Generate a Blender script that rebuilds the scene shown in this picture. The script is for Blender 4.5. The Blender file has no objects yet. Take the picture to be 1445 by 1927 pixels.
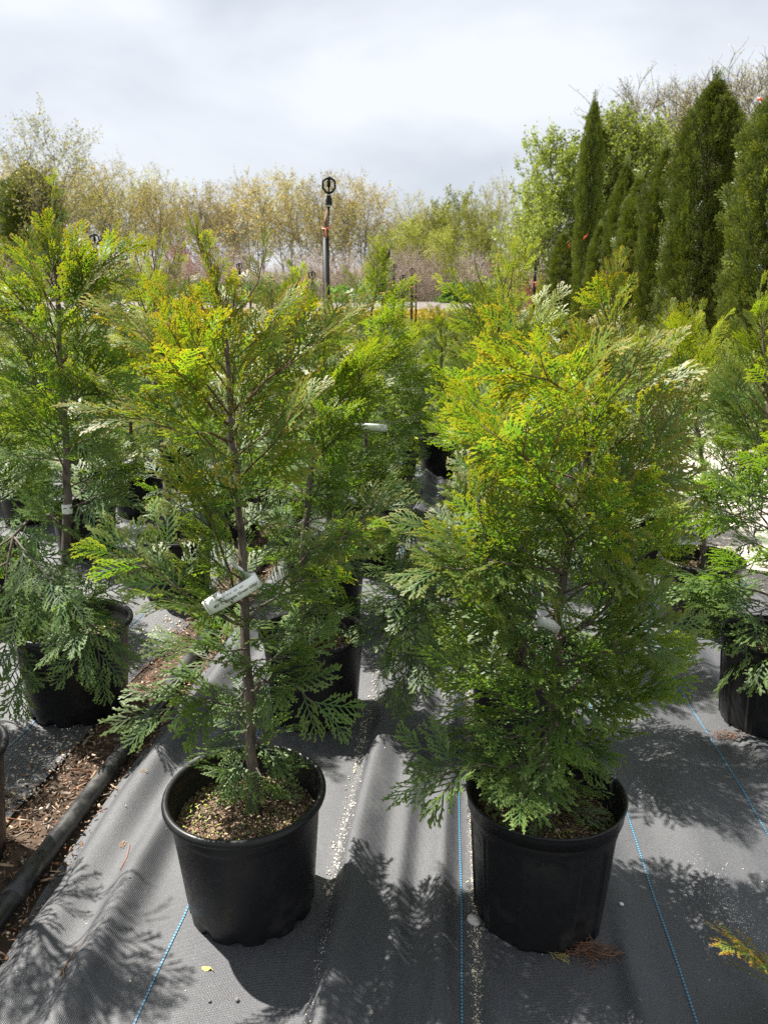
import bpy, math, random
import numpy as np
from mathutils import Vector, Matrix
random.seed(7); RNG = np.random.default_rng(7)
R = math.radians
scn = bpy.context.scene
C = scn.collection

# ------------------------------------------------------------------ camera
F, CX, CY, CAMH = 1500.0, 722.5, 963.5, 1.38       # photo pixels / metres
PITCH, YAW = R(14.70), R(5.07)
cam_f = np.array([-math.sin(YAW)*math.cos(PITCH), math.cos(YAW)*math.cos(PITCH), -math.sin(PITCH)])
cam_r = np.array([math.cos(YAW), math.sin(YAW), 0.0]); cam_u = np.cross(cam_r, cam_f)
cam = bpy.data.cameras.new('camera'); camo = bpy.data.objects.new('camera', cam); C.objects.link(camo)
camo.location = (0, 0, CAMH); camo.rotation_euler = (R(90)-PITCH, 0, YAW)
cam.sensor_fit = 'VERTICAL'; cam.sensor_height = 36.0; cam.lens = 36.0*F/1927.0
cam.clip_start = 0.02; cam.clip_end = 1500
cam.dof.use_dof = True; cam.dof.focus_distance = 2.1; cam.dof.aperture_fstop = 7.0
scn.camera = camo

# ------------------------------------------------------------------ light
SUN_TO = Vector((-0.17, 0.095, 0.31)).normalized()      # read from the pot shadows
elev = math.asin(SUN_TO.z); azim = math.atan2(SUN_TO.x, SUN_TO.y)
sun = bpy.data.lights.new('sun', 'SUN'); sun.energy = 5.0; sun.angle = R(0.6); sun.color = (1.0, 0.955, 0.88)
suno = bpy.data.objects.new('sun', sun); C.objects.link(suno)
suno.rotation_euler = SUN_TO.to_track_quat('Z', 'Y').to_euler(); suno.location = (-3, 2, 8)
world = bpy.data.worlds.new('World'); scn.world = world; world.use_nodes = True
wn, wl = world.node_tree.nodes, world.node_tree.links
wn.clear()
sky = wn.new('ShaderNodeTexSky'); sky.sky_type = 'NISHITA'; sky.sun_disc = False
sky.sun_elevation = elev; sky.sun_rotation = azim; sky.dust_density = 2.0
bg1 = wn.new('ShaderNodeBackground'); bg1.inputs[1].default_value = 0.05
wl.new(sky.outputs[0], bg1.inputs[0])
tc = wn.new('ShaderNodeTexCoord'); mp = wn.new('ShaderNodeMapping'); mp.inputs['Scale'].default_value = (1.0, 1.0, 2.6)
mp.inputs['Location'].default_value = (3.1, 0.4, 0.2)
wl.new(tc.outputs['Generated'], mp.inputs[0])
n1 = wn.new('ShaderNodeTexNoise'); n1.inputs['Scale'].default_value = 2.3; n1.inputs['Detail'].default_value = 5; n1.inputs['Roughness'].default_value = 0.5
n1.inputs['Distortion'].default_value = 0.35
wl.new(mp.outputs[0], n1.inputs[0])
cr = wn.new('ShaderNodeValToRGB'); cr.color_ramp.elements[0].position = 0.36; cr.color_ramp.elements[1].position = 0.62
cr.color_ramp.elements[0].color = (0.250, 0.267, 0.296, 1); cr.color_ramp.elements[1].color = (0.352, 0.365, 0.382, 1)
wl.new(n1.outputs[0], cr.inputs[0])
bg2 = wn.new('ShaderNodeBackground'); bg2.inputs[1].default_value = 1.0
wl.new(cr.outputs[0], bg2.inputs[0])
mx = wn.new('ShaderNodeMixShader'); mx.inputs[0].default_value = 0.88
wl.new(bg1.outputs[0], mx.inputs[1]); wl.new(bg2.outputs[0], mx.inputs[2])
wo = wn.new('ShaderNodeOutputWorld'); wl.new(mx.outputs[0], wo.inputs[0])
vs = scn.view_settings; vs.view_transform = 'Standard'; vs.look = 'None'; vs.exposure = 1.5; vs.gamma = 1.0; vs.use_curve_mapping = False
scn.cycles.use_denoising = False; scn.cycles.max_bounces = 8; scn.cycles.transparent_max_bounces = 8

# ------------------------------------------------------------------ helpers
def ray(x, y):
    v = cam_f + cam_r*(x-CX)/F - cam_u*(y-CY)/F
    return v
def gnd(x, y, z=0.0):
    v = ray(x, y); t = (z-CAMH)/v[2]
    return np.array([0, 0, CAMH]) + v*t
def pxd(x, y, d):                 # pixel at a given depth in metres
    return np.array([0, 0, CAMH]) + ray(x, y)*d
def depth(p): return float((np.asarray(p, float)-[0, 0, CAMH]) @ cam_f)

def mesh_np(name, V, T, col=None, smooth=False, uv=None):
    me = bpy.data.meshes.new(name)
    V = np.ascontiguousarray(V, np.float32); T = np.ascontiguousarray(T, np.int32)
    k = T.shape[1]
    me.vertices.add(len(V)); me.vertices.foreach_set('co', V.ravel())
    me.loops.add(T.size); me.loops.foreach_set('vertex_index', T.ravel())
    me.polygons.add(len(T)); me.polygons.foreach_set('loop_start', np.arange(0, T.size, k, dtype=np.int32))
    if smooth: me.polygons.foreach_set('use_smooth', np.ones(len(T), bool))
    if col is not None:
        a = me.color_attributes.new('col', 'FLOAT_COLOR', 'POINT')
        c4 = np.ones((len(V), 4), np.float32); c4[:, :3] = col
        a.data.foreach_set('color', c4.ravel())
    me.update(calc_edges=True)
    return me
def obj(name, me, mat=None, parent=None, loc=None):
    o = bpy.data.objects.new(name, me); C.objects.link(o)
    if mat is not None and me is not None and not me.materials: me.materials.append(mat)
    if parent is not None: o.parent = parent
    if loc is not None: o.location = loc
    return o
def tag(o, label=None, cat=None, group=None, kind=None):
    if label: o['label'] = label
    if cat: o['category'] = cat
    if group: o['group'] = group
    if kind: o['kind'] = kind
    return o
def empty(name, loc, rot=(0, 0, 0)):
    o = bpy.data.objects.new(name, None); C.objects.link(o); o.location = loc; o.rotation_euler = rot
    o.empty_display_size = 0.1
    return o
def copy_tree(o, parent=None):
    c = o.copy(); C.objects.link(c); c.parent = parent
    for ch in list(o.children): copy_tree(ch, c)
    return c

class Buf:
    """collects triangles"""
    def __init__(s): s.V = []; s.T = []; s.K = []; s.n = 0
    def add(s, V, T, col=None):
        V = np.asarray(V, float).reshape(-1, 3); T = np.asarray(T, int).reshape(-1, 3)
        s.V.append(V); s.T.append(T+s.n); s.n += len(V)
        if col is not None:
            col = np.asarray(col, float)
            s.K.append(np.broadcast_to(col, (len(V), 3)) if col.ndim == 1 else col)
    def mesh(s, name, smooth=False):
        return mesh_np(name, np.vstack(s.V), np.vstack(s.T), np.vstack(s.K) if s.K else None, smooth)

def tube(buf, P, rad, sides=6, col=None, cap=True):
    P = np.asarray(P, float); n = len(P)
    rad = np.broadcast_to(np.asarray(rad, float), (n,))
    tg = np.gradient(P, axis=0); tg /= np.linalg.norm(tg, axis=1)[:, None]+1e-9
    ref = np.array([0.31, 0.95, 0.1]) if abs(tg[:, 2]).mean() > 0.6 else np.array([0, 0, 1.0])
    a = np.cross(tg, ref); a /= np.linalg.norm(a, axis=1)[:, None]+1e-9
    b = np.cross(tg, a)
    th = np.arange(sides)*2*math.pi/sides
    V = P[:, None, :] + rad[:, None, None]*(np.cos(th)[None, :, None]*a[:, None, :]+np.sin(th)[None, :, None]*b[:, None, :])
    i = np.arange(n-1)[:, None]*sides; j = np.arange(sides)[None, :]; j2 = (j+1) % sides
    A = i+j; B = i+j2; D = i+sides+j; E = i+sides+j2
    T = np.concatenate([np.stack([A, B, E], -1).reshape(-1, 3), np.stack([A, E, D], -1).reshape(-1, 3)])
    V = V.reshape(-1, 3)
    if cap:
        V = np.vstack([V, P[:1], P[-1:]]); c0 = n*sides
        jj = np.arange(sides); e = (n-1)*sides
        T = np.vstack([T, np.stack([np.full(sides, c0), (jj+1) % sides, jj], -1), np.stack([np.full(sides, c0+1), e+jj, e+(jj+1) % sides], -1)])
    if col is not None:
        col = np.asarray(col, float)
        if col.ndim == 2:
            k = np.repeat(col, sides, 0)
            col = np.vstack([k, col[:1], col[-1:]]) if cap else k
    buf.add(V, T, col)
def boxes(buf, pos, size, rot, col):
    """many small boxes: pos n,3 size n,3 rot n,3,3 col n,3"""
    c = np.array([[x, y, z] for x in (-.5, .5) for y in (-.5, .5) for z in (-.5, .5)])
    f = np.array([[0, 1, 3], [0, 3, 2], [4, 6, 7], [4, 7, 5], [0, 4, 5], [0, 5, 1], [2, 3, 7], [2, 7, 6], [0, 2, 6], [0, 6, 4], [1, 5, 7], [1, 7, 3]])
    n = len(pos); jit = 1+0.25*RNG.standard_normal((n, 8, 1)).clip(-1, 1)
    V = np.einsum('nij,nkj->nki', rot, c[None]*size[:, None, :]*jit)+pos[:, None, :]
    T = (f[None]+8*np.arange(n)[:, None, None]).reshape(-1, 3)
    buf.add(V.reshape(-1, 3), T, np.repeat(col, 8, 0))
def pebbles(buf, pos, size, col):
    o = np.array([[1, 0, 0], [-1, 0, 0], [0, 1, 0], [0, -1, 0], [0, 0, 1], [0, 0, -1.]])
    f = np.array([[0, 2, 4], [2, 1, 4], [1, 3, 4], [3, 0, 4], [2, 0, 5], [1, 2, 5], [3, 1, 5], [0, 3, 5]])
    n = len(pos); rot = rand_rot(n, 1.0)
    sc = size[:, None]*(0.7+0.6*RNG.random((n, 3)))
    V = np.einsum('nij,nkj->nki', rot, o[None]*sc[:, None, :])*np.array([1, 1, .7])+pos[:, None, :]
    T = (f[None]+6*np.arange(n)[:, None, None]).reshape(-1, 3)
    buf.add(V.reshape(-1, 3), T, np.repeat(col, 6, 0))
def rand_rot(n, tilt=0.4):
    a = RNG.random(n)*2*math.pi; b = RNG.standard_normal(n)*tilt; c = RNG.standard_normal(n)*tilt
    z = np.zeros(n); o = np.ones(n)
    Rz = np.stack([np.cos(a), -np.sin(a), z, np.sin(a), np.cos(a), z, z, z, o], -1).reshape(n, 3, 3)
    Rx = np.stack([o, z, z, z, np.cos(b), -np.sin(b), z, np.sin(b), np.cos(b)], -1).reshape(n, 3, 3)
    Ry = np.stack([np.cos(c), z, np.sin(c), z, o, z, -np.sin(c), z, np.cos(c)], -1).reshape(n, 3, 3)
    return Rz @ Rx @ Ry
def nrm(v): v = np.asarray(v, float); return v/(np.linalg.norm(v, axis=-1, keepdims=True)+1e-9)

# ------------------------------------------------------------------ materials
def mat(name):
    m = bpy.data.materials.new(name); m.use_nodes = True
    n, l = m.node_tree.nodes, m.node_tree.links
    return m, n, l, n['Principled BSDF']
def noise(n, l, scale, detail=4, coord='Object', mapping=None, rough=0.55):
    t = n.new('ShaderNodeTexCoord'); x = n.new('ShaderNodeTexNoise')
    x.inputs['Scale'].default_value = scale; x.inputs['Detail'].default_value = detail; x.inputs['Roughness'].default_value = rough
    if mapping:
        mpn = n.new('ShaderNodeMapping'); mpn.inputs['Scale'].default_value = mapping
        l.new(t.outputs[coord], mpn.inputs[0]); l.new(mpn.outputs[0], x.inputs[0])
    else: l.new(t.outputs[coord], x.inputs[0])
    return x.outputs[0]
def ramp(n, l, src, stops):
    r = n.new('ShaderNodeValToRGB'); e = r.color_ramp.elements
    while len(e) < len(stops): e.new(0.5)
    for i, (p, c) in enumerate(stops): e[i].position = p; e[i].color = (*c, 1) if len(c) == 3 else c
    l.new(src, r.inputs[0]); return r.outputs[0]
def mixc(n, l, fac, a, b, mode='MIX'):
    m = n.new('ShaderNodeMix'); m.data_type = 'RGBA'; m.blend_type = mode
    for k, v in ((0, fac), (6, a), (7, b)):
        if hasattr(v, 'links') or hasattr(v, 'is_linked'): l.new(v, m.inputs[k])
        else: m.inputs[k].default_value = v if k == 0 else ((*v, 1) if len(v) == 3 else v)
    return m.outputs[2]
def bump(n, l, p, src, strength, dist):
    b = n.new('ShaderNodeBump'); b.inputs['Strength'].default_value = strength; b.inputs['Distance'].default_value = dist
    l.new(src, b.inputs['Height']); l.new(b.outputs[0], p.inputs['Normal'])
def simple(name, col, rough=0.6, spec=0.5, nz=None, amt=0.35):
    m, n, l, p = mat(name)
    p.inputs['Roughness'].default_value = rough; p.inputs['Specular IOR Level'].default_value = spec
    if nz:
        f = noise(n, l, nz, 5)
        c = ramp(n, l, f, [(0.3, tuple(x*(1-amt) for x in col)), (0.7, tuple(min(1, x*(1+amt)) for x in col))])
        l.new(c, p.inputs['Base Color'])
    else: p.inputs['Base Color'].default_value = (*col, 1)
    return m
def leafmat(name, transl=0.4, rough=0.4, spec=0.4, tint=(1.25, 1.2, 0.55), vary=0.15):
    m, n, l, p = mat(name)
    a = n.new('ShaderNodeVertexColor'); a.layer_name = 'col'
    oi = n.new('ShaderNodeObjectInfo')
    hs = n.new('ShaderNodeHueSaturation')
    mr = n.new('ShaderNodeMapRange'); mr.inputs[3].default_value = 1-vary; mr.inputs[4].default_value = 1+vary
    l.new(oi.outputs['Random'], mr.inputs[0]); l.new(mr.outputs[0], hs.inputs['Value'])
    l.new(a.outputs[0], hs.inputs['Color'])
    l.new(hs.outputs[0], p.inputs['Base Color'])
    p.inputs['Roughness'].default_value = rough; p.inputs['Specular IOR Level'].default_value = spec
    t = n.new('ShaderNodeBsdfTranslucent')
    l.new(mixc(n, l, 1.0, hs.outputs[0], tint, 'MULTIPLY'), t.inputs[0])
    mxx = n.new('ShaderNodeMixShader'); mxx.inputs[0].default_value = transl
    l.new(p.outputs[0], mxx.inputs[1]); l.new(t.outputs[0], mxx.inputs[2])
    l.new(mxx.outputs[0], n['Material Output'].inputs[0])
    return m
def vcolmat(name, rough=0.8, spec=0.3):
    m, n, l, p = mat(name)
    a = n.new('ShaderNodeVertexColor'); a.layer_name = 'col'
    l.new(a.outputs[0], p.inputs['Base Color']); p.inputs['Roughness'].default_value = rough; p.inputs['Specular IOR Level'].default_value = spec
    return m
M = {}
M['leaf'] = leafmat('arborvitae_foliage', 0.40, 0.50, 0.45, (1.9, 1.95, 0.42))
M['spring'] = leafmat('spring_leaves', 0.45, 0.5, 0.3, (1.2, 1.15, 0.6), 0.28)
M['column'] = leafmat('column_foliage', 0.22, 0.5, 0.35)
M['chips'] = vcolmat('debris_chips', 0.85, 0.25)
def barkmat(name, c1, c2, sc=60):
    m, n, l, p = mat(name)
    f = noise(n, l, sc, 5, mapping=(1, 1, .22)); l.new(ramp(n, l, f, [(0.3, c1), (0.68, c2)]), p.inputs['Base Color'])
    p.inputs['Roughness'].default_value = 0.8; p.inputs['Specular IOR Level'].default_value = 0.25
    bump(n, l, p, f, 0.6, 0.004); return m
M['bark'] = barkmat('arborvitae_bark', (0.045, 0.034, 0.027), (0.155, 0.125, 0.105))
M['redbark'] = barkmat('young_red_bark', (0.07, 0.038, 0.022), (0.17, 0.10, 0.06))
M['darkbark'] = barkmat('column_bark', (0.03, 0.022, 0.016), (0.075, 0.055, 0.04))
M['oakbark'] = barkmat('oak_bark', (0.09, 0.075, 0.06), (0.21, 0.18, 0.15), 3)
M['twig'] = barkmat('brush_twigs', (0.27, 0.20, 0.155), (0.46, 0.37, 0.31), 4)
M['redtwig'] = barkmat('red_twigs', (0.25, 0.07, 0.04), (0.42, 0.16, 0.09), 4)
def plastic():
    m, n, l, p = mat('black_plastic')
    f = noise(n, l, 9, 6, rough=0.65)
    geo = n.new('ShaderNodeTexCoord'); sp = n.new('ShaderNodeSeparateXYZ'); l.new(geo.outputs['Object'], sp.inputs[0])
    lowz = n.new('ShaderNodeMapRange'); lowz.inputs[1].default_value = 0.12; lowz.inputs[2].default_value = 0.0; lowz.inputs[3].default_value = 0.15; lowz.inputs[4].default_value = 0.8
    l.new(sp.outputs[2], lowz.inputs[0])
    k = n.new('ShaderNodeMath'); k.operation = 'MULTIPLY'; l.new(lowz.outputs[0], k.inputs[0])
    l.new(ramp(n, l, f, [(0.52, (0, 0, 0)), (0.72, (1, 1, 1))]), k.inputs[1])
    l.new(mixc(n, l, k.outputs[0], (0.0085, 0.0085, 0.0095), (0.06, 0.055, 0.05)), p.inputs['Base Color'])
    f2 = noise(n, l, 55, 4)
    l.new(ramp(n, l, f2, [(0.3, (0.33,)*3), (0.7, (0.5,)*3)]), p.inputs['Roughness'])
    p.inputs['Specular IOR Level'].default_value = 0.32
    bump(n, l, p, noise(n, l, 260, 2), 0.08, 0.001)
    return m
M['plastic'] = plastic()
def fabric():
    m, n, l, p = mat('woven_ground_fabric')
    t = n.new('ShaderNodeTexCoord')
    def wave(ax, sc):
        w = n.new('ShaderNodeTexWave'); w.bands_direction = ax; w.inputs['Scale'].default_value = sc; w.inputs['Distortion'].default_value = 1.2
        w.inputs['Detail'].default_value = 1; w.inputs['Detail Scale'].default_value = 0.6
        l.new(t.outputs['Object'], w.inputs[0]); return w.outputs[1]
    wx, wy = wave('X', 105), wave('Y', 84)
    mul = n.new('ShaderNodeMath'); mul.operation = 'MULTIPLY'; l.new(wx, mul.inputs[0]); l.new(wy, mul.inputs[1])
    speck = noise(n, l, 420, 2)
    big = noise(n, l, 2.6, 6, mapping=(1.4, .55, 1), rough=0.62)
    mid = noise(n, l, 14, 5, mapping=(1.4, .7, 1), rough=0.7)
    base = mixc(n, l, mul.outputs[0], (0.0045, 0.0055, 0.009), (0.026, 0.029, 0.039))
    base = mixc(n, l, ramp(n, l, speck, [(0.52, (0, 0, 0)), (0.75, (1, 1, 1))]), base, (0.070, 0.075, 0.088))
    dm = n.new('ShaderNodeMath'); dm.operation = 'MULTIPLY'
    l.new(ramp(n, l, big, [(0.46, (0.05,)*3), (0.70, (1,)*3)]), dm.inputs[0])
    l.new(ramp(n, l, mid, [(0.42, (0.1,)*3), (0.72, (0.75,)*3)]), dm.inputs[1])
    base = mixc(n, l, dm.outputs[0], base, (0.080, 0.081, 0.084))
    l.new(base, p.inputs['Base Color'])
    l.new(ramp(n, l, mid, [(0.3, (0.56,)*3), (0.7, (0.70,)*3)]), p.inputs['Roughness'])
    p.inputs['Specular IOR Level'].default_value = 1.0; p.inputs['IOR'].default_value = 1.59
    s = n.new('ShaderNodeMath'); s.operation = 'ADD'; l.new(mul.outputs[0], s.inputs[0]); l.new(speck, s.inputs[1])
    bump(n, l, p, s.outputs[0], 0.5, 0.0022)
    return m
M['fabric'] = fabric()
def stitch():
    m, n, l, p = mat('blue_stitching')
    t = n.new('ShaderNodeTexCoord'); w = n.new('ShaderNodeTexWave'); w.bands_direction = 'Y'; w.inputs['Scale'].default_value = 36; w.inputs['Distortion'].default_value = 1
    l.new(t.outputs['Object'], w.inputs[0])
    l.new(ramp(n, l, w.outputs[1], [(0.3, (0.03, 0.06, 0.085)), (0.6, (0.075, 0.24, 0.38))]), p.inputs['Base Color'])
    p.inputs['Roughness'].default_value = 0.5
    return m
M['stitch'] = stitch()
M['soil'] = simple('potting_soil', (0.13, 0.09, 0.06), 0.95, 0.2, 70, 0.65)
M['tag'] = simple('white_label_stock', (0.80, 0.81, 0.79), 0.45, 0.4)
M['ink'] = simple('label_ink', (0.02, 0.02, 0.022), 0.6)
M['pole'] = simple('black_pipe', (0.010, 0.010, 0.012), 0.55, 0.25, 30, 0.4)
M['pipe'] = None
M['stake'] = simple('weathered_stake', (0.13, 0.085, 0.045), 0.8, 0.3, 30)
M['tape'] = simple('orange_flagging', (0.85, 0.09, 0.025), 0.4, 0.5)
M['ptape'] = simple('faded_flagging', (0.78, 0.26, 0.16), 0.5, 0.5)
M['steel'] = simple('clamp_steel', (0.55, 0.55, 0.56), 0.35, 0.6)
def hosemat():
    m, n, l, p = mat('dusty_black_hose')
    f = noise(n, l, 12, 6, rough=0.7)
    l.new(ramp(n, l, f, [(0.45, (0.013, 0.013, 0.014)), (0.62, (0.05, 0.047, 0.043)), (0.75, (0.14, 0.13, 0.115))]), p.inputs['Base Color'])
    l.new(ramp(n, l, f, [(0.4, (0.32,)*3), (0.7, (0.7,)*3)]), p.inputs['Roughness'])
    bump(n, l, p, f, 0.2, 0.004); return m
M['pipe'] = hosemat()
def groundmat():
    m, n, l, p = mat('nursery_ground')
    f = noise(n, l, 0.35, 6); g = noise(n, l, 6, 5)
    a = ramp(n, l, g, [(0.3, (0.045, 0.075, 0.018)), (0.7, (0.11, 0.14, 0.035))])
    b = ramp(n, l, g, [(0.3, (0.14, 0.115, 0.09)), (0.7, (0.26, 0.22, 0.18))])
    l.new(mixc(n, l, ramp(n, l, f, [(0.56, (0, 0, 0)), (0.66, (1, 1, 1))]), a, b), p.inputs['Base Color'])
    p.inputs['Roughness'].default_value = 0.95; bump(n, l, p, g, 0.6, 0.05); return m
M['ground'] = groundmat()
def gravelmat():
    m, n, l, p = mat('pale_gravel')
    f = noise(n, l, 60, 4); g = noise(n, l, 3, 4)
    a = ramp(n, l, f, [(0.3, (0.26, 0.23, 0.19)), (0.7, (0.56, 0.51, 0.45))])
    l.new(mixc(n, l, ramp(n, l, g, [(0.4, (0, 0, 0)), (0.7, (0.5,)*3)]), a, (0.36, 0.31, 0.25)), p.inputs['Base Color'])
    p.inputs['Roughness'].default_value = 0.95; bump(n, l, p, f, 0.7, 0.012); return m
M['gravel'] = gravelmat()
M['bed'] = simple('grey_gravel_bed', (0.15, 0.13, 0.12), 0.95, 0.2, 4, 0.6)
M['dirt'] = simple('bark_dirt', (0.075, 0.052, 0.037), 0.95, 0.2, 40, 0.6)

# ------------------------------------------------------------------ the setting
def terrain_z(x, y):
    s = np.clip((np.asarray(y, float)-13)/40, 0, 1); s = s*s*(3-2*s)
    q = np.clip((np.asarray(y, float)-84)/40, 0, 1); q = q*q*(3-2*q)
    return 1.45*s+4.5*q
def grid(xs, ys, zf):
    X, Y = np.meshgrid(xs, ys); Z = zf(X, Y)
    V = np.stack([X, Y, Z], -1).reshape(-1, 3); nx, ny = len(xs), len(ys)
    a = (np.arange(ny-1)[:, None]*nx+np.arange(nx-1)[None]).reshape(-1)
    return V, np.stack([a, a+1, a+nx+1, a+nx], -1)
xs = np.concatenate([np.linspace(-400, -14, 12), np.linspace(-12, 12, 25), np.linspace(14, 400, 12)])
ys = np.concatenate([np.linspace(-30, 12, 15), np.linspace(13, 60, 40), np.linspace(64, 130, 14), np.linspace(140, 700, 8)])
V, T = grid(xs, ys, lambda x, y: terrain_z(x, y)-0.035)
tag(obj('ground', mesh_np('ground', V, T, smooth=True), M['ground']), kind='structure')
V, T = grid(np.linspace(1.50, 6.5, 30), np.linspace(-3, 19, 80), lambda x, y: terrain_z(x, y)-0.022+0.012*np.sin(3*x+np.sin(y*1.7)))
tag(obj('gravel_road', mesh_np('gravel_road', V, T, smooth=True), M['gravel']), kind='structure')
V, T = grid(np.linspace(-60, 60, 40), np.linspace(38, 52, 20), lambda x, y: terrain_z(x, y)-0.01)
tag(obj('gravel_bed', mesh_np('gravel_bed', V, T, smooth=True), M['bed']), kind='structure')
V, T = grid(np.linspace(-1.32, -0.84, 30), np.linspace(0.4, 7.0, 160), lambda x, y: -0.022+0.010*np.sin(23*x+4*np.sin(3*y))*np.sin(7*y+9*x))
tag(obj('bark_path', mesh_np('bark_path', V, T, smooth=True), M['dirt']), kind='structure')

POTS = [(-0.455, 1.575), (0.222, 1.615), (-1.30, 2.46), (-0.462, 2.48), (0.24, 2.36), (1.085, 2.57), (1.085, 3.42), (-1.32, 3.56), (-0.447, 4.07), (-1.275, 1.64)]
def gauss(x, c, w): return np.exp(-((x-c)/w)**2)
def asym(x, c, a, b): return np.exp(-((x-c)/np.where(x < c, a, b))**2)
def fz(x, y):
    x = np.asarray(x, float); y = np.asarray(y, float)
    wob = 0.018*np.sin(1.7*y+0.4)+0.008*np.sin(4.1*y)
    u = x+wob
    z = 0.058*asym(u, -0.235, 0.022, 0.075)+0.022*asym(u, -0.105, .03, 0.022)
    z += 0.030*asym(u, 0.0, 0.03, 0.022)+0.024*asym(u, 0.105, 0.018, .035)
    z += 0.040*asym(u, 0.395, 0.018, .045)*(0.6+0.4*np.sin(2.1*y))
    z += 0.030*gauss(u, 0.66+0.03*np.sin(y*2), 0.06)*(0.5+0.5*np.sin(1.3*y+1))
    z += 0.020*gauss(u, 0.97, 0.04)+0.03*gauss(u, 1.28, 0.07)
    z += 0.045*gauss(u, -0.74+0.02*np.sin(2.6*y), 0.04)+0.060*asym(u, -0.885, 0.04, .055)*(0.75+0.25*np.sin(2.9*y+1))
    z += 0.020*gauss(u, -1.62, 0.06)+0.016*gauss(u, -1.95, .05)
    z += 0.009*np.sin(9*x+2.3*np.sin(1.9*y))*np.sin(3.3*y+5*x)+0.0035*np.sin(31*x+3*np.sin(4*y))*np.sin(5*y)
    z += 0.005*np.sin(2.2*y+11*x)*np.sin(13*x)
    for px_, py_ in POTS:
        d = np.hypot(x-px_, y-py_); s = np.clip((d-0.135)/0.12, 0, 1); s = s*s*(3-2*s)
        z = z*s
    return z+0.001
def fabric_sheet(x0, x1, nm, edge_curl=None):
    V, T = grid(np.arange(x0, x1+1e-6, 0.0125), np.linspace(0.35, 6.9, 190), fz)
    if edge_curl is not None:
        w = 0.016*np.sin(V[:, 1]*2.3)+0.008*np.sin(V[:, 1]*6.1+1)
        k = np.clip(1-np.abs(V[:, 0]-edge_curl)/0.14, 0, 1)
        V[:, 0] += w*k
        V[:, 2] -= 0.012*np.clip(1-np.abs(V[:, 0]-edge_curl)/0.03, 0, 1)
    o = obj(nm, mesh_np(nm, V, T, smooth=True), M['fabric']); tag(o, kind='structure')
    return o
fab = fabric_sheet(-0.955, 1.50, 'ground_fabric', -0.955)
fab2 = fabric_sheet(-3.4, -1.185, 'ground_fabric', -1.185)
def stripe(parent, pts):
    pts = np.asarray(pts, float); ys_ = np.arange(pts[0, 1], pts[-1, 1], 0.012)
    xs_ = np.interp(ys_, pts[:, 1], pts[:, 0])+0.0012*np.sin(ys_*9)
    w = 0.0021
    A = np.stack([xs_-w, ys_, fz(xs_-w, ys_)+0.0022], -1); B = np.stack([xs_+w, ys_, fz(xs_+w, ys_)+0.0022], -1)
    V = np.stack([A, B], 1).reshape(-1, 3); i = np.arange(len(ys_)-1)*2
    obj('stitch_line', mesh_np('stitch_line', V, np.stack([i, i+1, i+3, i+2], -1)), M['stitch'], parent)
stripe(fab, [(0.048, 0.4), (0.032, 3.0), (0.03, 6.8)]); stripe(fab, [(0.505, 0.4), (0.505, 6.8)]); stripe(fab, [(0.885, 0.4), (0.85, 3), (0.84, 6.8)])
stripe(fab, [(-0.605, 0.4), (-0.60, 1.5), (-0.624, 2.35), (-0.62, 6.8)]); stripe(fab, [(-0.44, 2.55), (-0.42, 2.64), (-0.287, 3.44), (-0.289, 6.8)])
stripe(fab2, [(-1.415, 0.4), (-1.40, 2.3), (-1.40, 6.8)])

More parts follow.
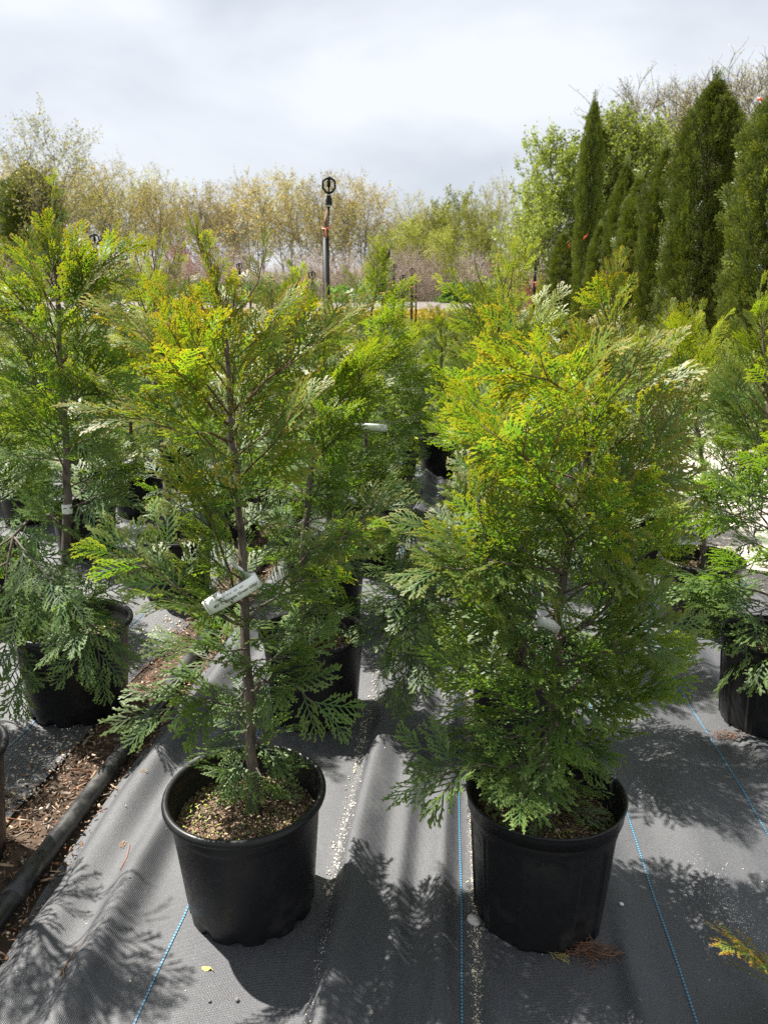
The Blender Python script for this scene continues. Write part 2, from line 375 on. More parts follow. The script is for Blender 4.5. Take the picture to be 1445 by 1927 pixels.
# ------------------------------------------------------------------ arborvitae sprays
def frond_template(npin, npul, seed, w=0.0205, l2f=1.10, pk=3, sk=1):
    """flat arborvitae spray of blunt fingers, axis +Y length 1"""
    g = np.random.default_rng(seed); V = []; T = []; tip = []
    def finger(p, ang, L, hw, t0, t1, curl=0.0, z0=0.0, rise=0.0, kind=3):
        """tapered finger: narrow base, wider blunt end, bending by curl"""
        d0 = np.array([math.sin(ang), math.cos(ang)]); d1 = np.array([math.sin(ang-curl), math.cos(ang-curl)])
        m = p+d0*L*0.55; q = m+d1*L*0.30; e = q+d1*L*0.15
        n0 = np.array([d0[1], -d0[0]]); n1 = np.array([d1[1], -d1[0]]); k = len(V)
        zz = rise*L
        if kind == 1:
            for a_, t, z in ((p, t0, 0), (m*.4+q*.6-n1*hw*1.08, t0*.3+t1*.7, .7*zz), (e, t1, zz), (m*.4+q*.6+n1*hw*1.08, t0*.3+t1*.7, .7*zz)):
                V.append((a_[0], a_[1], z0+z)); tip.append(t)
            T.append((k, k+2, k+1)); T.append((k, k+3, k+2))
            return m, q, z0+.5*zz
        if kind == 2:
            for a_, t, z in ((p-n0*hw*.62, t0, 0), (p+n0*hw*.62, t0, 0), (q-n1*hw, t0*.15+t1*.85, .85*zz), (q+n1*hw, t0*.15+t1*.85, .85*zz), (e, t1, zz)):
                V.append((a_[0], a_[1], z0+z)); tip.append(t)
            for f in ((0, 1, 3), (0, 3, 2), (2, 3, 4)): T.append(tuple(k+i for i in f))
            return m, q, z0+.5*zz
        for a_, t, z in ((p-n0*hw*.62, t0, 0), (p+n0*hw*.62, t0, 0), (m-n0*hw*.95, t0*.45+t1*.55, .5*zz), (m+n0*hw*.95, t0*.45+t1*.55, .5*zz), (q-n1*hw, t0*.15+t1*.85, .85*zz), (q+n1*hw, t0*.15+t1*.85, .85*zz), (e, t1, zz)):
            V.append((a_[0], a_[1], z0+z)); tip.append(t)
        for f in ((0, 1, 3), (0, 3, 2), (2, 3, 5), (2, 5, 4), (4, 5, 6)): T.append(tuple(k+i for i in f))
        return m, q, z0+.5*zz
    bend = 0.07*g.standard_normal()
    ax = lambda u: np.array([bend*u*u, u])
    for i in range(3):
        a_, b_ = ax(i/3*.95), ax((i+1)/3*.95); d = (b_-a_)/np.linalg.norm(b_-a_); finger(a_, math.atan2(d[0], d[1]), np.linalg.norm(b_-a_)*1.08, w*(1.1-.12*i), .05+.15*i, .2+.15*i, kind=min(pk, 2))
    for i in range(npin*2):
        side = 1 if i % 2 else -1
        u = 0.07+0.86*(i+0.5)/(npin*2)
        prof = math.sin(math.pi*min(1, (u*0.84+0.13)))**0.75
        L = (0.45*prof+0.06)*(0.78+0.44*g.random())
        ang = side*R(47-16*u+6*g.standard_normal()); curl = side*R(16+6*g.standard_normal()); rise = g.normal(-.05, .10)
        p = ax(u); hw = w*(.9+.2*g.random())
        m, q, zm = finger(p, ang, L, hw, 0.15, 0.95, curl, 0, rise, pk)
        n2 = int(round(npul*L/.42))
        for j in range(n2*2):
            s2 = 1 if j % 2 else -1
            v = 0.26+0.62*(j+0.5)/max(1, n2*2)
            c = p+(m-p)*(v/.55) if v < .55 else m+(q-m)*((v-.55)/.30)
            ll = l2f*0.125*(1.05-.45*v)*(0.7+0.55*g.random())
            finger(c, ang-curl*v*.8+s2*R(30+6*g.standard_normal()), ll, hw*.88, 0.25+.3*v, 0.7+.3*v, s2*R(10), rise*L*v, g.normal(-.04, .16), sk)
    return np.array(V), np.array(T), np.array(tip)
HI = [frond_template(6, 2.6, s) for s in (1, 2, 3, 4, 5)]
MD = [frond_template(5, 2.2, s, .020, 1.05, 2, 1) for s in (11, 12, 13)]
LO = [frond_template(4, 1, s, .026, 1, 1, 1) for s in (21, 22, 23)]
TINY = [frond_template(3, 0.6, s, .048, 1.3, 1, 1) for s in (31, 32, 33)]

DARK = np.array([0.023, 0.060, 0.029]); MIDG = np.array([0.052, 0.122, 0.022]); YEL = np.array([0.142, 0.196, 0.016])
BRONZE = np.array([0.40, 0.17, 0.035]); PALE = np.array([0.23, 0.33, 0.085])  # PALE tips: lighter green, with foliage highlights put into the colour
def sprays(buf, lib, P, D, N, S, hf, bronze, rng, droop=0.18):
    """P pos, D axis dir, N normal, S scale, hf colour warmth 0..1"""
    n = len(P)
    if n == 0: return
    D = nrm(D); X = nrm(np.cross(D, N)); Z = np.cross(X, D)
    which = rng.integers(0, len(lib), n)
    for k, (V, T, tip) in enumerate(lib):
        ix = np.where(which == k)[0]
        if not len(ix): continue
        flip = np.where(rng.random(len(ix)) < .5, -1.0, 1.0)
        dr = droop*(0.3+1.2*rng.random(len(ix)))
        cup = rng.standard_normal(len(ix))*0.25
        wid = 0.8+0.35*rng.random(len(ix))
        x = V[None, :, 0]*flip[:, None]*wid[:, None]; y = V[None, :, 1]; z = V[None, :, 2]-dr[:, None]*y*y+cup[:, None]*x*x
        s = S[ix][:, None, None]
        W = P[ix][:, None, :]+s*(x[..., None]*X[ix][:, None, :]+y[..., None]*D[ix][:, None, :]+z[..., None]*Z[ix][:, None, :])
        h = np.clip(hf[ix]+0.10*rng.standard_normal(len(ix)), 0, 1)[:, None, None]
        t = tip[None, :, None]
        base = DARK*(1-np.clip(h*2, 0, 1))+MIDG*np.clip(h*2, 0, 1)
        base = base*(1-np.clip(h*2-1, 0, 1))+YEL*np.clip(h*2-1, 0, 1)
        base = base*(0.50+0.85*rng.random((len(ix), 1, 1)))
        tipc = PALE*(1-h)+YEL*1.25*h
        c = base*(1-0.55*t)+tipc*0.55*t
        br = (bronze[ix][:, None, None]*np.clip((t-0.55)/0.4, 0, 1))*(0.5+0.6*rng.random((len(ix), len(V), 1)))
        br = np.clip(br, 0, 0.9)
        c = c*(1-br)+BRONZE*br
        nv = len(V)
        TT = (T[None]+nv*np.arange(len(ix))[:, None, None]).reshape(-1, 3)
        buf.add(W.reshape(-1, 3), TT, c.reshape(-1, 3))

def branch_curve(p0, az, el, L, rng, sag, n=8):
    """grows out, sags, turns up at the end"""
    pts = [np.array(p0, float)]; e = el; a = az
    for i in range(n-1):
        u = i/(n-1)
        e2 = e-sag*math.sin(u*math.pi*0.9)*1.0+0.55*u*u
        a += rng.normal(0, 0.09)
        pts.append(pts[-1]+L/(n-1)*np.array([math.cos(e2)*math.cos(a), math.cos(e2)*math.sin(a), math.sin(e2)]))
    return np.array(pts)

def fronds_on(P, L, rng, lib, buf, hf0, bron, size, upright, dens=1.0, start=0.22):
    n = max(2, int(L/0.0315*dens))
    u = start+(1-start)*(np.arange(n)+rng.random(n)*.6)/n; u = u.clip(0, 1)
    seg = u*(len(P)-1); i = np.minimum(seg.astype(int), len(P)-2); f = (seg-i)[:, None]
    pos = P[i]*(1-f)+P[i+1]*f; tg = nrm(P[i+1]-P[i])
    out = nrm(np.array([P[-1][0]-P[0][0], P[-1][1]-P[0][1], 0.0]))
    side0 = nrm(np.cross(tg, np.array([0, 0, 1.0]))+1e-4)
    upv = np.cross(side0, tg)
    roll = rng.normal(0, 0.35)+upright*rng.choice([-1, 1])*0.9
    ph = roll+rng.standard_normal(n)*0.24
    sgn = np.where(np.arange(n) % 2 == 0, 1.0, -1.0)
    s = side0*np.cos(ph)[:, None]+upv*np.sin(ph)[:, None]
    nv = -side0*np.sin(ph)[:, None]+upv*np.cos(ph)[:, None]
    an = np.radians(52-24*u+rng.standard_normal(n)*9)
    D = tg*np.cos(an)[:, None]+s*(sgn*np.sin(an))[:, None]
    D[:, 2] += 0.06+0.26*upright*max(0, hf0)
    N = nv+0.14*rng.standard_normal((n, 3))
    S = size*1.36*(1.12-0.50*u)*(0.75+0.5*rng.random(n))
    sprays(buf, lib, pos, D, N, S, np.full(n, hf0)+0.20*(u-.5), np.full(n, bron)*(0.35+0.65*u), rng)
    sprays(buf, lib, P[-1:], nrm(P[-1:]-P[-2:-1]), nv[-1:], np.array([size*0.85]), np.array([hf0+.15]), np.array([bron]), rng)

def arborvitae(root, trunk, rng, env, nb, lib, size=0.115, warm=0.0, bron=0.8, dens=1.0, limbs=(), trunk_r=0.013, split=True, gap=None, leaders=4, local=None, el0=0.25):
    """trunk: polyline in world space. root: the thing. parts: trunk, branch > foliage."""
    org = np.array(root.location)
    trunk = np.asarray(trunk, float)-org
    # resample
    d = np.concatenate([[0], np.cumsum(np.linalg.norm(np.diff(trunk, axis=0), axis=1))]); TL = d[-1]
    def at(u): return np.array([np.interp(u*TL, d, trunk[:, k]) for k in range(3)])
    tb = Buf(); us = np.linspace(0, 1, 26)
    pts = np.array([at(u) for u in us]); pts[1:-1, :2] += rng.normal(0, 0.0025, (24, 2))
    tube(tb, pts, trunk_r*(1.035-us)**0.8*1.0+0.0007+0.003*np.exp(-us*40), 9)
    if not split:
        tbark = tb
    else:
        to = obj('trunk', tb.mesh('trunk', True), M['bark'], root)
    allb = Buf(); allf = Buf()
    specs = []
    for i in range(nb):
        u = 0.035+0.945*((i+rng.random()*.7)/nb)**1.12
        if gap and gap[0] < u < gap[1] and rng.random() < gap[2]: continue
        az = i*2.39996+rng.normal(0, .35)
        el = el0+1.0*u**1.25+rng.normal(0, .16)
        rr = env(u)*(0.66+0.5*rng.random())
        L = max(0.035, (rr-0.045)/max(0.72, math.cos(min(el, 1.0))))
        specs.append((at(u), az, el, L, u, 0.5*(1-u)*(0.5+rng.random())))
    for i in range(leaders):
        u = 0.74+0.2*rng.random(); specs.append((at(u), rng.random()*6.28, 1.05+.2*rng.random(), 0.06+0.07*rng.random(), u, 0.0))
    curves = []
    for p0, az, el, L, u, sag in specs:
        curves.append((branch_curve(p0, az, el, L, rng, sag), L, u))
    for P in limbs:
        P = np.asarray(P, float)-org; Ld = np.linalg.norm(np.diff(P, axis=0), axis=1).sum()
        dd = np.concatenate([[0], np.cumsum(np.linalg.norm(np.diff(P, axis=0), axis=1))])
        Q = np.array([[np.interp(t*Ld, dd, P[:, k]) for k in range(3)] for t in np.linspace(0, 1, 10)])
        Q[1:-1] += rng.normal(0, 0.004, (8, 3))
        curves.append((Q, Ld, 0.4*(Q[-1, 2]-trunk[0, 2])/TL+.3))
    for P, L, u in curves:
        bb = Buf() if split else allb; ff = Buf() if split else allf
        r0 = min(trunk_r*0.5, 0.0018+0.0078*L)*(1.15-0.5*u)
        tube(bb, P, np.linspace(r0, 0.0011, len(P)), 5)
        hgt = (P[-1, 2]-trunk[0, 2])/TL
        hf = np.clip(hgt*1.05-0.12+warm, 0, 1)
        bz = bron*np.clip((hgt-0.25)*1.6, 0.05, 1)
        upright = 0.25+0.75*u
        sz = size*(1.10-0.42*u)*(0.72 if L < 0.12 else 1)*(0.8 if hgt > .85 else 1)*(0.7 if hgt > .93 else 1)
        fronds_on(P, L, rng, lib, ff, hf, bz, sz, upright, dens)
        if L > 0.24:                      # side shoots on the long branches
            for q in range(int((L-0.12)/0.075)):
                v = 0.35+0.5*rng.random(); k = int(v*(len(P)-1)); tg = nrm(P[k+1]-P[k])
                sd = nrm(np.cross(tg, [0, 0, 1.0]))*(1 if q % 2 else -1)
                dv = nrm(tg*0.7+sd*0.65+np.array([0, 0, rng.normal(0.05, .25)]))
                l2 = L*(1-v)*0.75+0.05
                Q = P[k]+np.linspace(0, 1, 5)[:, None]*dv*l2+np.array([0, 0, 1])*(np.linspace(0, 1, 5)**2*0.03)[:, None]
                tube(bb, Q, np.linspace(r0*0.5, 0.0009, 5), 4)
                fronds_on(Q, l2, rng, lib, ff, hf, bz, sz*0.8, upright, dens, 0.15)
        if split:
            bo = obj('branch', bb.mesh('branch', True), M['redbark'] if u > .55 else M['bark'], root)
            tag(obj('foliage', ff.mesh('foliage'), M['leaf'], bo), kind='stuff')
    # leader tip sprays
    lf = Buf() if split else allf
    up = nrm(pts[-1]-pts[-3]); n = 7; uu = np.linspace(0.84, 1.0, n)
    pos = np.array([at(u) for u in uu]); azs = np.arange(n)*2.4
    D = np.stack([np.cos(azs)*.6, np.sin(azs)*.6, np.full(n, .85)], -1); D[-1] = up
    sprays(lf, lib, pos, D, rng.standard_normal((n, 3)), size*np.linspace(0.5, 0.26, n), np.full(n, .85+warm*.3), np.full(n, bron), rng)
    if split:
        tag(obj('foliage', lf.mesh('foliage'), M['leaf'], to), kind='stuff')
    else:
        to = obj('trunk', tb.mesh('trunk', True), M['bark'], root)
        bo = obj('branches', allb.mesh('branches', True), M['bark'], root)
        tag(obj('foliage', allf.mesh('foliage'), M['leaf'], root), kind='stuff')

# ------------------------------------------------------------------ pots
def revolve(prof, nseg, fn=None):
    th = np.arange(nseg)*2*math.pi/nseg; P = np.asarray(prof, float); m = len(P)
    RR = np.repeat(P[:, :1], nseg, 1); ZZ = np.repeat(P[:, 1:2], nseg, 1); TH = np.repeat(th[None], m, 0)
    if fn is not None: RR, ZZ = fn(RR, ZZ, TH)
    V = np.stack([RR*np.cos(TH), RR*np.sin(TH), ZZ], -1).reshape(-1, 3)
    i = np.arange(m-1)[:, None]*nseg; j = np.arange(nseg)[None]; j2 = (j+1) % nseg
    T = np.stack([i+j, i+j2, i+nseg+j2, i+nseg+j], -1).reshape(-1, 4)
    return V, T
def pot_meshes(ribbed, hi=True):
    zs = np.linspace(0.0, 0.287, 44 if hi else 14)
    nseg = (224 if ribbed else 96) if hi else 40
    outer = [(0.146+0.023*(z/0.287), z) for z in zs]
    if ribbed: outer = [(0.150+0.020*(z/0.287), z) for z in zs]
    prof = [(0.0, 0.006), (0.125, 0.004)]+outer
    inner = [(0.1675, 0.292), (0.1655, 0.285), (0.1660, 0.268), (0.1625, 0.265), (0.1625, 0.252), (0.159, 0.249), (0.157, 0.20)]
    prof += inner
    def fn(RR, ZZ, TH):
        k = slice(2, 2+len(outer))
        z = ZZ[k]; t = TH[k]
        if ribbed:
            npan = 10; a = ((t*npan/(2*math.pi)+.15) % 1.0)-0.5
            w = 0.36; top = 0.215; arch = np.clip(1-(a/w)**2, 0, 1)**0.5*0.035
            ins = np.clip((w-np.abs(a))/0.035, 0, 1)*np.clip((top+arch-z)/0.004, 0, 1)
            RR[k] -= 0.0042*ins
            rib = np.exp(-((np.abs(a)-w-0.05)/0.018)**2)*np.clip((top+.03-z)/0.01, 0, 1)
            RR[k] += 0.0016*rib
            RR[k] += 0.0035*np.clip((z-0.258)/0.006, 0, 1)
        else:
            RR[k] += 0.0022*np.clip((z-0.262)/0.003, 0, 1)+0.0008*np.sin(3*t+1)
            low = np.clip((0.045-z)/0.045, 0, 1)
            RR[k] -= 0.010*low*np.clip(np.sin(t*12), 0, 1)
        # scalloped foot
        foot = np.clip((0.022-z)/0.022, 0, 1)
        ZZ[k] += foot*(0.010*np.clip(np.sin(t*12)*1.6, 0, 1)+0.0015*np.sin(t*53)) if not ribbed else foot*0.003*np.clip(np.sin(t*16), 0, 1)
        RR += 0.0016*np.sin(2*TH+0.7)*np.clip(ZZ/0.28, 0, 1)
        return RR, ZZ
    V, T = revolve(prof, nseg, fn)
    body = mesh_np('pot', V, T, smooth=True)
    rp = []
    if ribbed:
        rp = [(0.1665, 0.280), (0.1750, 0.277), (0.1765, 0.300), (0.1785, 0.306), (0.1800, 0.3085), (0.1795, 0.3115), (0.1770, 0.3125), (0.1725, 0.309), (0.1700, 0.303), (0.1675, 0.298), (0.1660, 0.284)]
    else:
        for q in np.linspace(-2.6, 2.5, 14): rp.append((0.1755+0.0085*math.cos(q), 0.302+0.0105*math.sin(q)))
        rp = [(0.1655, 0.288)]+rp+[(0.1662, 0.300), (0.1650, 0.285)]
    V, T = revolve(rp, 120 if hi else 48, lambda a, b, t: (a+0.0016*np.sin(2*t+0.7), b+0.0012*np.sin(3*t+1)))
    return body, mesh_np('rim', V, T, smooth=True)
POTM = {(r, h): pot_meshes(r, h) for r in (False, True) for h in (False, True)}
def chip_cols(n, pal, j=0.3):
    c = np.array(pal)[RNG.integers(0, len(pal), n)]; return c*(1-j+2*j*RNG.random((n, 1)))
BARKP = [(0.20, 0.125, 0.08), (0.30, 0.20, 0.13), (0.13, 0.08, 0.052), (0.44, 0.35, 0.25), (0.08, 0.055, 0.04), (0.24, 0.20, 0.165)]
SOILP = [(0.22, 0.15, 0.095), (0.34, 0.25, 0.16), (0.12, 0.08, 0.055), (0.46, 0.38, 0.28), (0.07, 0.05, 0.036), (0.17, 0.12, 0.08)]
def soil_mesh(seed):
    g = np.random.default_rng(seed)
    rr = np.linspace(0, 0.1615, 16); V, T = revolve([(max(r, 1e-4), 0) for r in rr], 56)
    V[:, 2] = 0.235+0.006*np.sin(V[:, 0]*60+seed)*np.sin(V[:, 1]*47)+0.012*np.exp(-(V[:, 0]**2+V[:, 1]**2)/0.004)+g.normal(0, .0014, len(V))
    return mesh_np('soil', V, T, smooth=True)
def chips_mesh(seed, n):
    b = Buf(); r = 0.157*np.sqrt(RNG.random(n)); a = RNG.random(n)*6.283
    pos = np.stack([r*np.cos(a), r*np.sin(a), 0.240+0.012*np.exp(-r*r/0.004)+0.004*RNG.random(n)], -1)
    sz = np.stack([0.003+0.014*RNG.random(n)**3, 0.0015+0.0035*RNG.random(n)**2, 0.001+0.002*RNG.random(n)], -1)
    boxes(b, pos, sz, rand_rot(n, .35), chip_cols(n, SOILP, .45)*.85)
    # moss / sprouts
    m = n//7; r = 0.152*np.sqrt(RNG.random(m)); a = RNG.random(m)*6.283
    pos = np.stack([r*np.cos(a), r*np.sin(a), 0.243+0.008*RNG.random(m)], -1)
    boxes(b, pos, np.stack([0.005+0.006*RNG.random(m), 0.003+0*RNG.random(m), 0.001+0*RNG.random(m)], -1), rand_rot(m, .7), chip_cols(m, [(0.24, 0.30, 0.05), (0.34, 0.34, 0.09), (0.13, 0.2, 0.04)]))
    return b.mesh('bark_chips')
SOIL = [soil_mesh(s) for s in range(3)]; CHIPS = [chips_mesh(s, 1500) for s in range(2)]
def potted(name, loc, ribbed, hi, label, group=None, rot=0.0, tilt=(0, 0), scale=1.0, k=0):
    root = empty(name, (loc[0], loc[1], -0.001)); tag(root, label, 'potted tree', group)
    body, rim = POTM[(ribbed, hi)]
    p = obj('pot', body, M['plastic'], root); p.rotation_euler = (tilt[0], tilt[1], rot); p.scale = (scale, scale, 1+(scale-1)*.4)
    obj('rim', rim, M['plastic'], p)
    s = obj('soil', SOIL[k % 3], M['soil'], p)
    tag(obj('bark_chips', CHIPS[k % 2], M['chips'], s), kind='stuff')
    return root

def env_of(pts):
    pts = np.array(pts); return lambda u: float(np.interp(u, pts[:, 0], pts[:, 1]))
GEN = 'potted_arborvitae'
def px_path(pix, d): return [pxd(x, y, d+o) for x, y, o in pix]

# --- tree with the printed tag
r1 = potted(GEN, POTS[0], False, True, 'slim arborvitae with a printed white tag on its trunk in a smooth black pot', rot=0.4, tilt=(R(2.2), R(-1.2)))
d1 = depth((POTS[0][0], POTS[0][1], 0.25))
tr1 = [np.array([-0.435, 1.575, 0.225])]+px_path([(470, 1400, .0), (468, 1280, .0), (462, 1160, .01), (455, 1000, .02), (440, 860, .03), (430, 700, .02), (420, 600, .0), (395, 500, -.02), (362, 425, -.03)], d1)
lim1 = [px_path([(464, 1170, .0), (430, 1060, -.02), (385, 960, -.05), (352, 900, -.06)], d1),
        px_path([(464, 1175, .0), (520, 1120, .03), (580, 1040, .0), (650, 1000, -.03), (715, 965, -.05)], d1),
        px_path([(422, 610, .0), (470, 560, .02), (495, 500, .02), (502, 458, .02)], d1),
        px_path([(464, 1180, .0), (400, 1150, -.08), (340, 1110, -.12), (240, 1030, -.12)], d1),
        px_path([(432, 800, .0), (360, 720, -.1), (280, 640, -.12), (225, 600, -.1)], d1),
        px_path([(436, 830, .0), (350, 810, -.15), (260, 790, -.2), (200, 775, -.2)], d1),
        px_path([(432, 780, .0), (520, 700, .05), (590, 640, .08), (645, 600, .08)], d1),
        px_path([(466, 1330, .0), (400, 1320, -.1), (350, 1310, -.15), (300, 1345, -.18)], d1),
        px_path([(466, 1300, .0), (520, 1270, -.1), (560, 1290, -.15), (600, 1330, -.16)], d1)]
arborvitae(r1, tr1, np.random.default_rng(101), env_of([(0, .08), (.1, .11), (.2, .17), (.33, .17), (.48, .16), (.58, .22), (.72, .23), (.82, .15), (.90, .07), (1, .02)]), 66, HI, 0.108, 0.0, 1.0, 0.95, lim1, 0.0135, gap=(.40, .50, .4))
# --- broad tree in the ribbed pot
r2 = potted(GEN, POTS[1], True, True, 'broad bushy arborvitae in a ribbed black pot with dead roots spilling at its foot', rot=0.1, tilt=(R(-0.5), R(0.6)), k=1)
d2 = depth((POTS[1][0], POTS[1][1], 0.25))
tr2 = [np.array([0.225, 1.60, 0.225])]+px_path([(1028, 1420, .0), (1045, 1300, .01), (1048, 1180, .02), (1058, 1080, .03), (1085, 930, .03), (1118, 800, .03), (1135, 700, .0), (1145, 600, -.02), (1172, 490, -.03)], d2)
lim2 = [px_path([(1046, 1205, .0), (1110, 1170, -.02), (1150, 1120, -.03), (1165, 1010, -.03), (1150, 950, -.03)], d2),
        px_path([(1036, 1390, .0), (1120, 1370, -.05), (1180, 1320, -.07), (1225, 1280, -.08), (1270, 1240, -.08)], d2),
        px_path([(1042, 1290, .0), (990, 1210, -.06), (935, 1130, -.08), (915, 1050, -.09), (905, 900, -.08)], d2),
        px_path([(1036, 1380, .0), (960, 1330, -.08), (910, 1290, -.12), (860, 1230, -.14)], d2),
        px_path([(1034, 1420, .0), (970, 1440, -.10), (900, 1440, -.15), (810, 1465, -.18)], d2),
        px_path([(1060, 1080, .0), (980, 1060, -.15), (900, 1060, -.2), (810, 1075, -.22)], d2),
        px_path([(1080, 940, .0), (1180, 880, .02), (1230, 830, .04), (1262, 780, .05)], d2),
        px_path([(1130, 760, .0), (1040, 730, -.15), (990, 700, -.2), (950, 680, -.22)], d2),
        px_path([(1080, 960, .0), (1010, 880, -.14), (960, 840, -.2), (905, 800, -.2)], d2),
        px_path([(1046, 1250, .0), (1120, 1230, -.12), (1190, 1200, -.16), (1255, 1185, -.16)], d2),
        px_path([(1120, 790, .0), (1170, 760, .05), (1215, 730, .05), (1250, 660, .06)], d2)]
arborvitae(r2, tr2, np.random.default_rng(202), env_of([(0, .05), (.06, .11), (.2, .24), (.4, .25), (.55, .24), (.68, .18), (.8, .12), (.92, .06), (1, .02)]), 72, HI, 0.115, -0.06, 0.9, 0.95, lim2, 0.0135)
# --- left tree beside the hose
r3 = potted(GEN, POTS[2], False, True, 'tall thin-topped arborvitae beside the black hose with a narrow white band on its trunk', rot=1.3, scale=1.12, k=2)
d3 = depth((POTS[2][0], POTS[2][1], 0.25))
tr3 = [np.array([POTS[2][0]-.02, POTS[2][1], 0.23])]+px_path([(126, 1100, 0), (127, 980, 0), (128, 900, 0), (122, 780, 0), (112, 660, 0), (108, 520, 0), (100, 430, 0), (106, 335, 0)], d3)
lim3 = [px_path([(120, 1150, 0), (160, 1130, -.15), (175, 1180, -.25), (190, 1260, -.28)], d3),
        px_path([(118, 760, 0), (160, 740, -.1), (200, 745, -.18)], d3),
        px_path([(110, 620, 0), (160, 560, 0), (190, 500, -.02), (240, 470, -.03)], d3),
        px_path([(128, 1000, 0), (80, 960, -.05), (30, 1000, -.1), (10, 1080, -.15), (25, 1200, -.2), (40, 1290, -.2)], d3)]
arborvitae(r3, tr3, np.random.default_rng(303), env_of([(0, .06), (.12, .13), (.25, .20), (.38, .20), (.5, .26), (.6, .30), (.70, .22), (.80, .11), (.88, .05), (1, .02)]), 60, HI, 0.125, -0.05, 0.7, 0.9, lim3, 0.017, gap=(.18, .38, .5), leaders=2)
# --- behind the tagged tree
r4 = potted(GEN, POTS[3], False, True, 'arborvitae in a smooth black pot standing directly behind the tree with the printed tag', rot=2.0, k=3)
d4 = depth((POTS[3][0], POTS[3][1], 0.25))
tr4 = [np.array([POTS[3][0]-.03, POTS[3][1], 0.23])]+px_path([(568, 1130, 0), (572, 1020, 0), (585, 900, .02), (590, 780, .03), (575, 660, 0), (560, 560, 0), (548, 500, 0)], d4)
arborvitae(r4, tr4, np.random.default_rng(404), env_of([(0, .05), (.14, .12), (.3, .22), (.6, .26), (.8, .18), (1, .04)]), 52, HI, 0.12, -0.04, 0.45, 0.85, (), 0.014)
# --- behind the ribbed pot
r5 = potted(GEN, POTS[4], False, True, 'arborvitae in a smooth black pot hidden behind the broad bushy one in the ribbed pot', rot=2.6, k=0)
d5 = depth((POTS[4][0], POTS[4][1], 0.25))
tr5 = [np.array([POTS[4][0], POTS[4][1], 0.23])]+px_path([(985, 1100, 0), (960, 900, 0), (945, 760, 0), (935, 640, 0), (940, 560, 0), (960, 490, 0)], d5)
lim5 = [px_path([(985, 1150, 0), (900, 1100, 0), (820, 1080, 0), (760, 1150, 0), (720, 1250, -.02)], d5), px_path([(980, 1080, 0), (880, 1000, 0), (810, 960, 0), (770, 1000, 0), (760, 1080, 0)], d5),
        px_path([(985, 1160, 0), (880, 1150, .05), (800, 1150, .0), (770, 1220, -.05), (760, 1290, -.06)], d5)]
arborvitae(r5, tr5, np.random.default_rng(505), env_of([(0, .14), (.2, .26), (.4, .26), (.6, .27), (.8, .22), (1, .05)]), 52, MD, 0.12, -0.04, 0.4, 0.9, lim5, 0.014)
# --- right pair
r6 = potted(GEN, POTS[5], True, True, 'silvery green arborvitae in a ribbed black pot with a root tuft beside the blue stitching', rot=0.35, k=1)
d6 = depth((POTS[5][0], POTS[5][1], 0.25))
tr6 = [np.array([POTS[5][0], POTS[5][1], 0.23])]+px_path([(1458, 1080, 0), (1452, 900, 0), (1445, 780, 0), (1438, 660, 0), (1428, 570, 0)], d6)
arborvitae(r6, tr6, np.random.default_rng(606), env_of([(0, .16), (.2, .3), (.4, .3), (.6, .28), (.8, .22), (1, .05)]), 54, HI, 0.13, 0.0, 0.35, 0.85, (), 0.014)
r7 = potted(GEN, POTS[6], False, True, 'arborvitae in a smooth open-rimmed pot between the ribbed pot and the gravel road', rot=0.9, k=2)
d7 = depth((POTS[6][0], POTS[6][1], 0.25))
tr7 = [np.array([POTS[6][0], POTS[6][1], 0.23])]+px_path([(1330, 960, 0), (1322, 860, 0), (1300, 740, 0), (1270, 640, 0), (1250, 580, 0)], d7)
arborvitae(r7, tr7, np.random.default_rng(707), env_of([(0, .12), (.2, .24), (.4, .26), (.6, .28), (.8, .22), (1, .05)]), 48, MD, 0.125, 0.0, 0.4, 0.9, (), 0.013)
r8 = potted(GEN, POTS[7], False, True, 'arborvitae in the black pot behind the one with the narrow white trunk band', rot=0.2, k=3)
d8 = depth((POTS[7][0], POTS[7][1], 0.25))
tr8 = [np.array([POTS[7][0]-.01, POTS[7][1], 0.23])]+px_path([(318, 930, 0), (305, 850, 0), (292, 740, 0), (290, 620, 0), (294, 540, 0), (286, 455, 0)], d8)
arborvitae(r8, tr8, np.random.default_rng(808), env_of([(0, .05), (.15, .12), (.35, .14), (.5, .26), (.7, .28), (.85, .2), (1, .05)]), 50, MD, 0.125, 0.02, 0.6, 0.9, (), 0.016)
r9 = potted(GEN, POTS[8], False, True, 'dense dark arborvitae with a blank white tag and thin upright top shoots', rot=0.7, k=0)
d9 = depth((POTS[8][0], POTS[8][1], 0.25))
tr9 = [np.array([POTS[8][0], POTS[8][1], 0.23])]+px_path([(690, 900, 0), (688, 800, 0), (690, 680, 0), (700, 580, 0), (722, 500, 0), (738, 455, 0)], d9)
arborvitae(r9, tr9, np.random.default_rng(909), env_of([(0, .16), (.2, .28), (.4, .30), (.6, .26), (.8, .17), (.9, .1), (1, .04)]), 48, MD, 0.13, -0.06, 0.4, 1.0, (), 0.015)
r10 = potted(GEN, POTS[9], False, True, 'arborvitae whose black pot stands on bark mulch at the hose', rot=0.7, k=1)
tr10 = [np.array([POTS[9][0], POTS[9][1], 0.23]), np.array([POTS[9][0]-.03, POTS[9][1], 0.8]), np.array([POTS[9][0]-.1, POTS[9][1]+.02, 1.3])]
arborvitae(r10, tr10, np.random.default_rng(111), env_of([(0, .05), (.2, .16), (.4, .2), (.6, .2), (.8, .15), (1, .05)]), 30, MD, 0.12, 0.0, 0.5, 0.8, (), 0.014)

